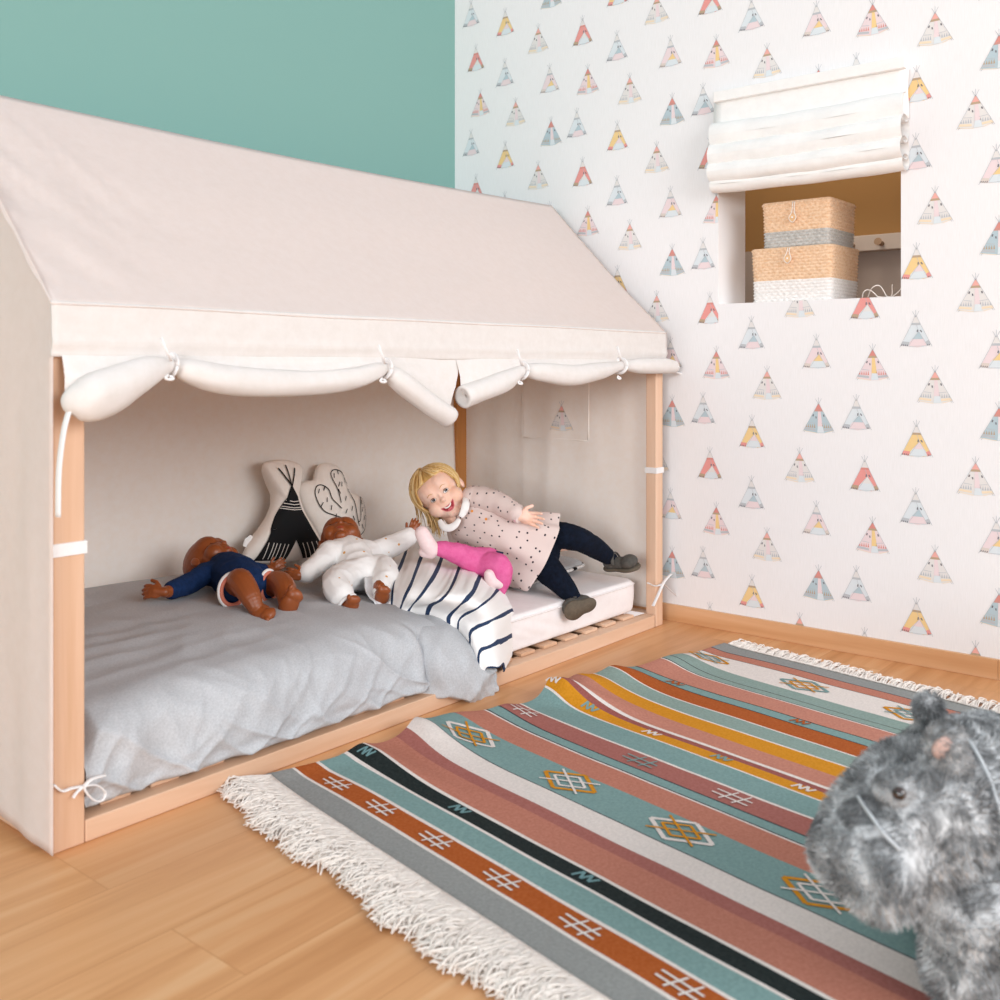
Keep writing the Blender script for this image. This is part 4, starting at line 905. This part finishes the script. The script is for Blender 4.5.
# tights
mb = MB(); limb(mb, [P(538, 545, 3.32), P(556, 536, 3.31), P(578, 539, 3.31), P(597, 549, 3.36), P(611, 559, 3.40)], [.05, .047, .040, .034, .0235])
limb(mb, [P(538, 560, 3.27), P(549, 571, 3.24), P(559, 581, 3.20), P(567, 590, 3.18), P(575, 600, 3.16)], [.052, .046, .038, .032, .0235])
limb(mb, [P(525, 548, 3.30), P(540, 552, 3.30)], [.07, .065])
remesh(mb, .004, 4, lambda p: .0012*ridge(p.x*40, p.y*40, p.z*40)).build('tights', cloth('navy_tights', '0a0f1a', '111a2b', 80, .3, 900), girl, smooth=True)
M_shoe = cloth('grey_suede', '4d4a46', '5c5853', 60, .3, 900, rough=.75); M_sole = cloth('brown_sole', '5d5348', '6a5f52', 60, .4, 500, rough=.8)
def shoe(heel, toe, solen, s=1):
    h, t_ = Vector(heel), Vector(toe); d = (t_-h).normalized(); n = Vector(solen); n = (n-d*n.dot(d)).normalized(); sd = d.cross(n); M = Matrix((d, sd, n)).transposed(); Ln = (t_-h).length
    mb = MB(); mb.ell(h, (.030, .024, .026), M); mb.ell(t_-n*.0, (.030, .031, .022), M); mb.ell((h+t_)/2+n*.004, (Ln*.62, .024, .020), M); mb.ell(h-n*.016, (.022, .021, .020), M)
    up_ = remesh(mb, .0028, 4); up_.v = [v if (v-h).dot(n) < .017 else v-n*((v-h).dot(n)-.017) for v in up_.v]; o = up_.build('shoe', M_shoe, girl, smooth=True)
    mb = MB()
    def so(u, v):
        a = 2*PI*u; r_ = 1; q = math.cos(a); x = Ln/2+(Ln/2+.033)*q; wd = .027+.008*sm(-.2, .6, q)-.005*G(q+.15, .35); y = wd*math.sin(a)*(abs(math.sin(a))**-.15 if abs(math.sin(a)) > .05 else 1)
        pr_ = [(0, .0165), (1.0, .0165), (1.03, .019), (1.03, .023), (1.0, .0255), (0, .026)]; k = min(int(v*5+.5), 5); f, z = pr_[k]
        return h+d*(Ln/2+(x-Ln/2)*f)+sd*y*f+n*z
    mb.grid(so, 40, 5, closeu=True); mb.build('sole', M_sole, o, smooth=True)
    mb = MB(); mb.tube(cr([tuple(h+d*.022+sd*.027-n*.002), tuple(h+d*.020+sd*.018-n*.024), tuple(h+d*.020-n*.034), tuple(h+d*.020-sd*.018-n*.024), tuple(h+d*.022-sd*.027-n*.002)], 5), .006, 8, ell=.4); mb.build('strap', M_shoe, o, smooth=True)
    return o
shoe(P(611, 562, 3.40), P(629, 561.5, 3.36), UP*-.55-FW*-.15+RT*.12)
shoe(P(583, 603, 3.15), P(571, 607.5, 3.135), -FW*.93-UP*.25)

# ------------------------------------------------------------ dolls
def doll(root, J, s=.66, upM=None, handspec=(), footspec=()):
    mb = MB(); C, M = J['head']; s = J.get('hs', s); headprims(mb, C, M, s*1.0, doll=True)
    limb(mb, [C+M@Vector((0, -.005, -.05))*s, J['neck'], J['chest']], [.030, .028, .042])
    limb(mb, [J['chest'], J['belly'], J['pelvis']], [.046, .050, .044])
    for k in ('arm1', 'arm2'):
        if k in J: limb(mb, J[k], [.021, .020, .0165, .013][:len(J[k])-1]+[.0125])
    for k, r in (('leg1', None), ('leg2', None)):
        if k in J: limb(mb, J[k], J.get('legr', [.031, .030, .026, .019][:len(J[k])]))
    for hs in handspec: hand(mb, *hs)
    for fs in footspec: foot(mb, *fs)
    b = remesh(mb, .0016, 4); o = b.build('body', M_doll, root, smooth=True); return b
def dface(b, root, C, M, s, closed=True):
    F = Face(bvh_of(b), C, M, s)
    for sx in (-1, 1):
        mb = MB(); F.arc(mb, [(sx*.027-.013, -.002), (sx*.027, -.008), (sx*.027+.013, -.002)], .0032, 0, .0006); mb.build('eyelid', flat('lid', '4a2412', .5), root, smooth=True)
    mb = MB(); F.band(mb, [(-.014, -.050), (-.006, -.0465), (0, -.048), (.006, -.0465), (.014, -.050)], [(-.014, -.050), (-.007, -.056), (0, -.058), (.007, -.056), (.014, -.050)], 0, .0006); mb.build('lips', flat('doll_lips', 'a8483a', .35, .5), root, smooth=True)
A = aty
# doll in navy bodysuit
d1 = empty('baby_doll', (.66, .50, .25), 'brown baby doll in a navy bodysuit with bare legs, lying on the duvet', 'doll', 'brown baby dolls on the bed')
C1 = A(211, 561, .68); M1 = frameM(-.66*RT+.55*FW+.28*UP, UP*.86+RT*.38+FW*.05)
J1 = dict(hs=.86, head=(C1, M1), neck=A(222, 567, .61), chest=A(229, 573, .57), belly=A(239, 580, .51), pelvis=A(247, 585, .46),
 arm1=[A(205, 574, .60), A(188, 585, .57), A(170, 591, .54), A(162, 592, .53)], arm2=[A(248, 570, .60), A(262, 571, .60), A(272, 570, .60)],
 leg1=[A(236, 588, .45), A(240, 581, .40), A(249, 594, .355), A(255, 606, .33)], leg2=[A(266, 586, .45), A(279, 583, .40), A(286, 592, .345), A(287, 605, .32)], legr=[.034, .033, .029, .021])
b1 = doll(d1, J1, .70, handspec=[(A(162, 592, .53), -RT*.95+UP*.12-FW*.2, UP*.5-FW*.9, .62, .85, -1), (A(271, 570, .60), RT*.8+UP*.5, -FW, .50, .55, 1)],
 footspec=[(A(257, 607, .325), -FW*.45+RT*.65-UP*.15, UP*.8-FW*.5, 1.05), (A(288, 606, .315), UP*.75+RT*.45-FW*.25, -RT*.1+FW*.9, 1.15)])
dface(b1, d1, C1, M1, .86)
mb = MB(); limb(mb, [J1['neck'], J1['chest'], J1['belly'], J1['pelvis']], [.038, .058, .063, .055]); limb(mb, [A(205, 574, .60), A(188, 584, .57), A(172, 590, .545)], [.029, .027, .023]); limb(mb, [A(245, 570, .60), A(262, 571, .60)], [.027, .020])
limb(mb, [J1['pelvis'], A(233, 590, .455)], [.045, .040]); limb(mb, [J1['pelvis'], A(262, 588, .455)], [.045, .038]); cone(mb, A(205, 574, .60), J1['chest'], .030, .045); cone(mb, A(245, 570, .60), J1['chest'], .030, .045)
remesh(mb, .003, 5, lambda p: .0022*ridge(p.x*26+p.z*10, p.y*26, p.z*30)).build('bodysuit', M_navy, d1, smooth=True)
M_coral = flat('coral_lining', 'd9806a', .8)
def legring(c, ax_, r, w, name, m, root, ell_=1.25):
    ax_ = ax_.normalized(); a = ax_.cross(UP).normalized(); b = a.cross(ax_)
    mb = MB(); q = [c+(a*math.cos(t)+b*math.sin(t)*ell_)*r for t in [2*PI*k/36 for k in range(37)]]; mb.tube(q, w, 8, cap=False); return mb.build(name, m, root, smooth=True)
for c, axd in ((A(233, 590, .425), Vector((-.15, -1, .05))), (A(268, 587, .425), Vector((.3, -1, .05)))):
    legring(c, axd, .0405, .0045, 'leg_trim', M_white, d1, 1.1); legring(c+axd.normalized()*.003, axd, .0345, .0055, 'leg_lining', M_coral, d1, 1.1)
# doll in white pyjamas
d2 = empty('baby_doll', (1.07, .44, .23), 'brown baby doll in white printed pyjamas with bare feet, lying before the printed cushions', 'doll', 'brown baby dolls on the bed')
C2 = A(341, 539, .58); M2 = frameM(-.14*RT+.86*FW+.25*UP, UP*.93-FW*.25)
J2 = dict(hs=.86, head=(C2, M2), neck=A(345, 548, .53), chest=A(350, 556, .50), belly=A(356, 565, .46), pelvis=A(362, 574, .41),
 arm1=[A(328, 553, .52), A(314, 566, .50), A(303, 576, .48)], arm2=[A(378, 549, .51), A(398, 543, .49), A(411, 534, .48)],
 leg1=[A(345, 577, .40), A(336, 584, .35), A(343, 597, .29), A(347, 603, .275)], leg2=[A(382, 572, .40), A(384, 574, .35), A(382, 588, .29), A(381, 595, .275)])
M_pj = None
t = NT('printed_pyjama'); tc = t.n('ShaderNodeTexCoord'); vo = t.n('ShaderNodeTexVoronoi'); vo.inputs['Scale'].default_value = 26; t.l(tc.outputs['Object'], vo.inputs['Vector'])
rc = t.ramp(vo.outputs['Distance'], [(0, 'd9a25c'), (.115, 'f0edeb')], 'CONSTANT'); t.l(rc, t.b.inputs['Base Color']); t.b.inputs['Roughness'].default_value = .9
n = t.n('ShaderNodeTexNoise', i_Scale=60.0); t.bump(n.outputs[0], .25, .002); M_pj = t.m
b2 = doll(d2, J2, .66, handspec=[(A(303, 576, .48), -RT*.85+UP*.25-FW*.3, UP*.4-FW*.9, .55, .5, -1), (A(411, 534, .48), UP*.75+RT*.3, -FW, .52, .5, 1)],
 footspec=[(A(350, 605, .265), UP*.55+RT*.25-FW*.5, -RT*.2+FW*.6+UP*.5, .95), (A(382, 596, .265), UP*.55+RT*.15-FW*.45, FW*.7+UP*.5, .95)])
dface(b2, d2, C2, M2, .86)
mb = MB(); limb(mb, [A(344, 549, .52), J2['chest'], J2['belly'], J2['pelvis']], [.040, .058, .058, .054])
limb(mb, [A(330, 553, .52), A(316, 566, .50), A(306, 574, .485)], [.033, .030, .026]); limb(mb, [A(372, 552, .51), A(394, 545, .49), A(408, 537, .48)], [.036, .032, .028])
limb(mb, [J2['pelvis'], A(345, 577, .40), A(335, 584, .35), A(341, 594, .30), A(345, 600, .285)], [.05, .044, .038, .033, .030]); limb(mb, [J2['pelvis'], A(380, 570, .40), A(385, 574, .345), A(384, 585, .30), A(382, 592, .285)], [.05, .044, .037, .031, .028])
cone(mb, A(330, 553, .52), J2['chest'], .035, .05); cone(mb, A(372, 552, .51), J2['chest'], .036, .05)
remesh(mb, .003, 5, lambda p: .0035*ridge(p.x*20+p.z*12, p.y*20, p.z*24)).build('pyjamas', M_pj, d2, smooth=True)
for c, ax_, r in ((A(347, 602, .272), Vector((.05, -.6, -.5)), .026), (A(382, 594, .272), Vector((0, -.6, -.5)), .025), (A(409, 536, .48), RT*.3+UP*.75, .025)): legring(c, ax_, r, .0045, 'cuff', M_white, d2, 1.05)
def tail(u, v):
    a = [A(362, 578, .36), A(366, 592, .30), A(372, 604, .27), A(380, 615, .25)]; b = [A(390, 576, .36), A(394, 592, .30), A(393, 604, .26), A(387, 614, .245)]
    aa = cr([tuple(x) for x in a], 6); bb = cr([tuple(x) for x in b], 6); k = min(int(v*(len(aa)-1)+.5), len(aa)-1); p = Vector(aa[k]).lerp(Vector(bb[k]), u); p += Vector((0, -1, .4))*(.012*ridge(u*2.2, v*1.5, 3)+.004*nz(u*9, v*9)); return p
tag(MB().grid(tail, 24, 18).build('pyjama_flap', cloth('grey_white', 'dcdcde', 'e8e8ea', 60, .2), d2, smooth=True, solid=.004), 'grey-white open flap hanging between the legs')
c = A(381, 611, .235); MB().tube([c, c-FW*.004], .006, 14).build('snap', flat('navy_snap', '232c4a', .5), d2)
# third doll, under the girl
d3 = empty('baby_doll', (1.50, .35, .2), 'doll in pink leggings and pale pink socks, lying half hidden under the girl', 'doll', 'brown baby dolls on the bed')
del d3['group']; del d1['group']; del d2['group']
M_tan = flat('tan_vinyl', 'cf9468', .4, .45)
mb = MB(); limb(mb, [P(490, 563, 3.16), P(476, 562, 3.14)], [.035, .035]); limb(mb, [P(476, 562, 3.14), P(455, 554, 3.11), P(437, 548, 3.10), P(432, 546, 3.10)], [.030, .026, .019, .018])
limb(mb, [P(482, 565, 3.13), P(498, 566, 3.09), P(501, 578, 3.09), P(497, 590, 3.09)], [.030, .028, .020, .016])
remesh(mb, .003, 3).build('body', M_tan, d3, smooth=True)
mb = MB(); limb(mb, [P(488, 562, 3.14), P(474, 560, 3.13), P(456, 553, 3.11), P(440, 548.5, 3.10)], [.045, .040, .031, .0235]); limb(mb, [P(484, 565, 3.13), P(499, 566, 3.09), P(502, 576, 3.085), P(500, 588, 3.085)], [.042, .036, .030, .022])
remesh(mb, .003, 5, lambda p: .0025*ridge(p.x*24, p.y*24, p.z*30)).build('leggings', cloth('pink_leggings', 'd65c94', 'df6ca0', 50, .2), d3, smooth=True)
mb = MB(); limb(mb, [P(431, 549, 3.09), P(427, 543, 3.08), P(422, 533, 3.08)], [.026, .025, .022]); limb(mb, [P(431, 553, 3.09), P(424, 552, 3.09)], [.018, .017]); remesh(mb, .003, 5).build('sock', cloth('pale_pink_sock', 'eed2d2', 'f4dedd', 60, .2), d3, smooth=True)
mb = MB(); limb(mb, [P(499, 583, 3.075), P(492, 581, 3.07), P(490, 575, 3.07)], [.020, .021, .019]); remesh(mb, .003, 5).build('sock', cloth('pale_pink_sock2', 'eed2d2', 'f4dedd', 60, .2), d3, smooth=True)
mb = MB(); mb.tube([P(470, 551, 3.14), P(484, 551, 3.13), P(503, 555, 3.13)], .011, 10, ell=.8); mb.build('waistband', cloth('navy_band', '1d2740', '26334f', 50, .2), d3, smooth=True)

# ------------------------------------------------------------ plush animal in the foreground
ph = empty('plush_hippo', P(930, 1010, 1.42)*1.0, 'big grey furry hippo soft toy in the near right corner, standing on the rug', 'soft toy')
ph.location.z = .012
def gd(p): return p
mb = MB()
HC = P(922, 812, 1.42)
mb.ell(HC, .098, nu=30, nv=20); 
limb(mb, [P(930, 800, 1.44), P(893, 812, 1.40), P(868, 845, 1.365)], [.088, .072, .070])
mb.ell(P(858, 850, 1.36), (.062, .062, .060)); mb.ell(P(880, 872, 1.335), (.06, .06, .058))
limb(mb, [P(960, 800, 1.47), P(1010, 830, 1.56), P(1120, 860, 1.70)], [.110, .165, .165])
mb.ell(P(1010, 860, 1.56), (.16, .16, .17))
for x, D in ((965, 1.40), (1065, 1.42), (1060, 1.66), (1190, 1.62)):
    t0 = P(x, 900, D); limb(mb, [t0, Vector((t0.x, t0.y, .10)), Vector((t0.x, t0.y, .055))], [.07, .055, .055])
def fl_(p): return 0
plush = remesh(mb, .006, 8, lambda p: .004*nz(p.x*18, p.y*18, p.z*18))
for v in plush.v: v.z = max(v.z, .012)
t = NT('grey_plush'); tc = t.n('ShaderNodeTexCoord'); n1 = t.n('ShaderNodeTexNoise', i_Scale=26.0, i_Detail=6.0, i_Roughness=.65, i_Distortion=.6); t.l(tc.outputs['Object'], n1.inputs['Vector'])
t.l(t.ramp(n1.outputs[0], [(.38, '5f6163'), (.49, '8f9193'), (.60, 'c6c8ca')]), t.b.inputs['Base Color']); t.b.inputs['Roughness'].default_value = .95
t.b.inputs['Sheen Weight'].default_value = .4; M_plush = t.m
po_ = plush.build('body', M_plush, ph, smooth=True)
AVOID = [(P(898, 793, 1.31), .026), (P(898, 793, 1.34), .026)]
def fur(mbsrc, root, count, ln, name='fur', mat=None):
    r = random.Random(4); mb = MB(); areas = []; tot = 0; V, Fs = mbsrc.v, mbsrc.f; cen = []
    for f in Fs:
        a, b, c = V[f[0]], V[f[1]], V[f[2]]; nrm = (b-a).cross(c-a)
        if len(f) == 4: nrm = nrm+(c-a).cross(V[f[3]]-a)
        A_ = nrm.length/2; vis = ((CAM-a).normalized().dot(nrm.normalized()) > -.35) if A_ > 0 else False
        tot += A_ if vis else 0; areas.append(tot); cen.append(nrm.normalized())
    import bisect
    for i in range(count):
        k = bisect.bisect(areas, r.random()*tot); k = min(k, len(Fs)-1); f = Fs[k]; p = V[f[0]].lerp(V[f[1]], r.random()).lerp(V[f[-1]].lerp(V[f[2]], r.random()), r.random()); nn = cen[k]
        if any((p-e_).length < r_ for e_, r_ in AVOID): continue
        flow = Vector((nz(p.x*12, p.y*12, p.z*12), nz(p.x*12+9, p.y*12, p.z*12), nz(p.x*12, p.y*12+9, p.z*12)-.35)); d = (nn*.8+flow*.9).normalized(); L_ = ln*r.uniform(.6, 1.2); sd = d.cross(Vector((r.uniform(-1, 1), r.uniform(-1, 1), r.uniform(-1, 1)))).normalized()*.0011
        mb.add([p-sd-nn*.001, p+sd-nn*.001, p+d*L_*.6+sd*.6, p+d*L_*.6-sd*.6, p+d*L_+flow*L_*.3], [(0, 1, 2, 3), (3, 2, 4)])
    return tag(mb.build(name, mat or M_plush, root, smooth=True), kind='stuff')
fur(plush, ph, 46000, .010)
for (x, y, D, r_, inner) in ((928, 708, 1.50, .021, False), (945, 742, 1.36, .027, True)):
    c = P(x, y, D); base = P(x+6, y+22, D+.02); mb = MB(); M = frameM((c-base).normalized(), -FW)
    mb.ell(c, (r_, r_*.62, r_*1.15), M); limb(mb, [base, c], [r_*.9, r_*.8]); e = remesh(mb, .003, 4); eo = e.build('ear', M_plush, ph, smooth=True); 
    if inner: MB().ell(c-FW*r_*.45-RT*.007-UP*.003, (r_*.62, r_*.30, r_*.72), M).build('inner_ear', cloth('ear_pink', 'c6a79d', 'd2b6ae', 60, .4), eo, smooth=True)
    f2 = fur(e, eo, 1800, .009)
EC = P(897, 790, 1.315); mb = MB(); mb.ell(EC+FW*.010, (.023, .023, .021)); e = remesh(mb, .003, 3); elid = e.build('eye_socket', M_plush, ph, smooth=True); AVOID = [(P(899, 794, 1.298), .0095)]; fur(e, elid, 1500, .006)
EM = frameM(UP, -FW-.25*RT); c = P(899, 793.5, 1.30)
ey = MB().ell(c, .0085).build('eye', flat('glass_eye', '2a130c', .06, .8, coat=1), ph, smooth=True)
MB().tube([c-FW*.006, c-FW*.0088], [.0050, .0032], 14).build('pupil', flat('black_glass', '050404', .05, .8), ey, smooth=True)
M_seam = cloth('plush_seam', 'aeb2b6', 'bfc3c7', 60, .3)
pb = BVHTree.FromPolygons([tuple(v) for v in plush.v], plush.f)
def seam(pts, w=.0028):
    q = []
    for x, y in cr(pts, 6):
        d = (P(x, y, 1)-CAM).normalized(); h = pb.ray_cast(CAM, d)
        if h[0] is not None: q.append(h[0]-d*.006)
    if len(q) > 2: MB().tube(q, w, 6).build('seam', M_seam, ph, smooth=True)
seam([(858, 796), (864, 806), (874, 820), (884, 834), (900, 850)]); seam([(905, 728), (925, 722), (946, 717)]); seam([(958, 730), (975, 750), (990, 780), (1000, 812)], .003)
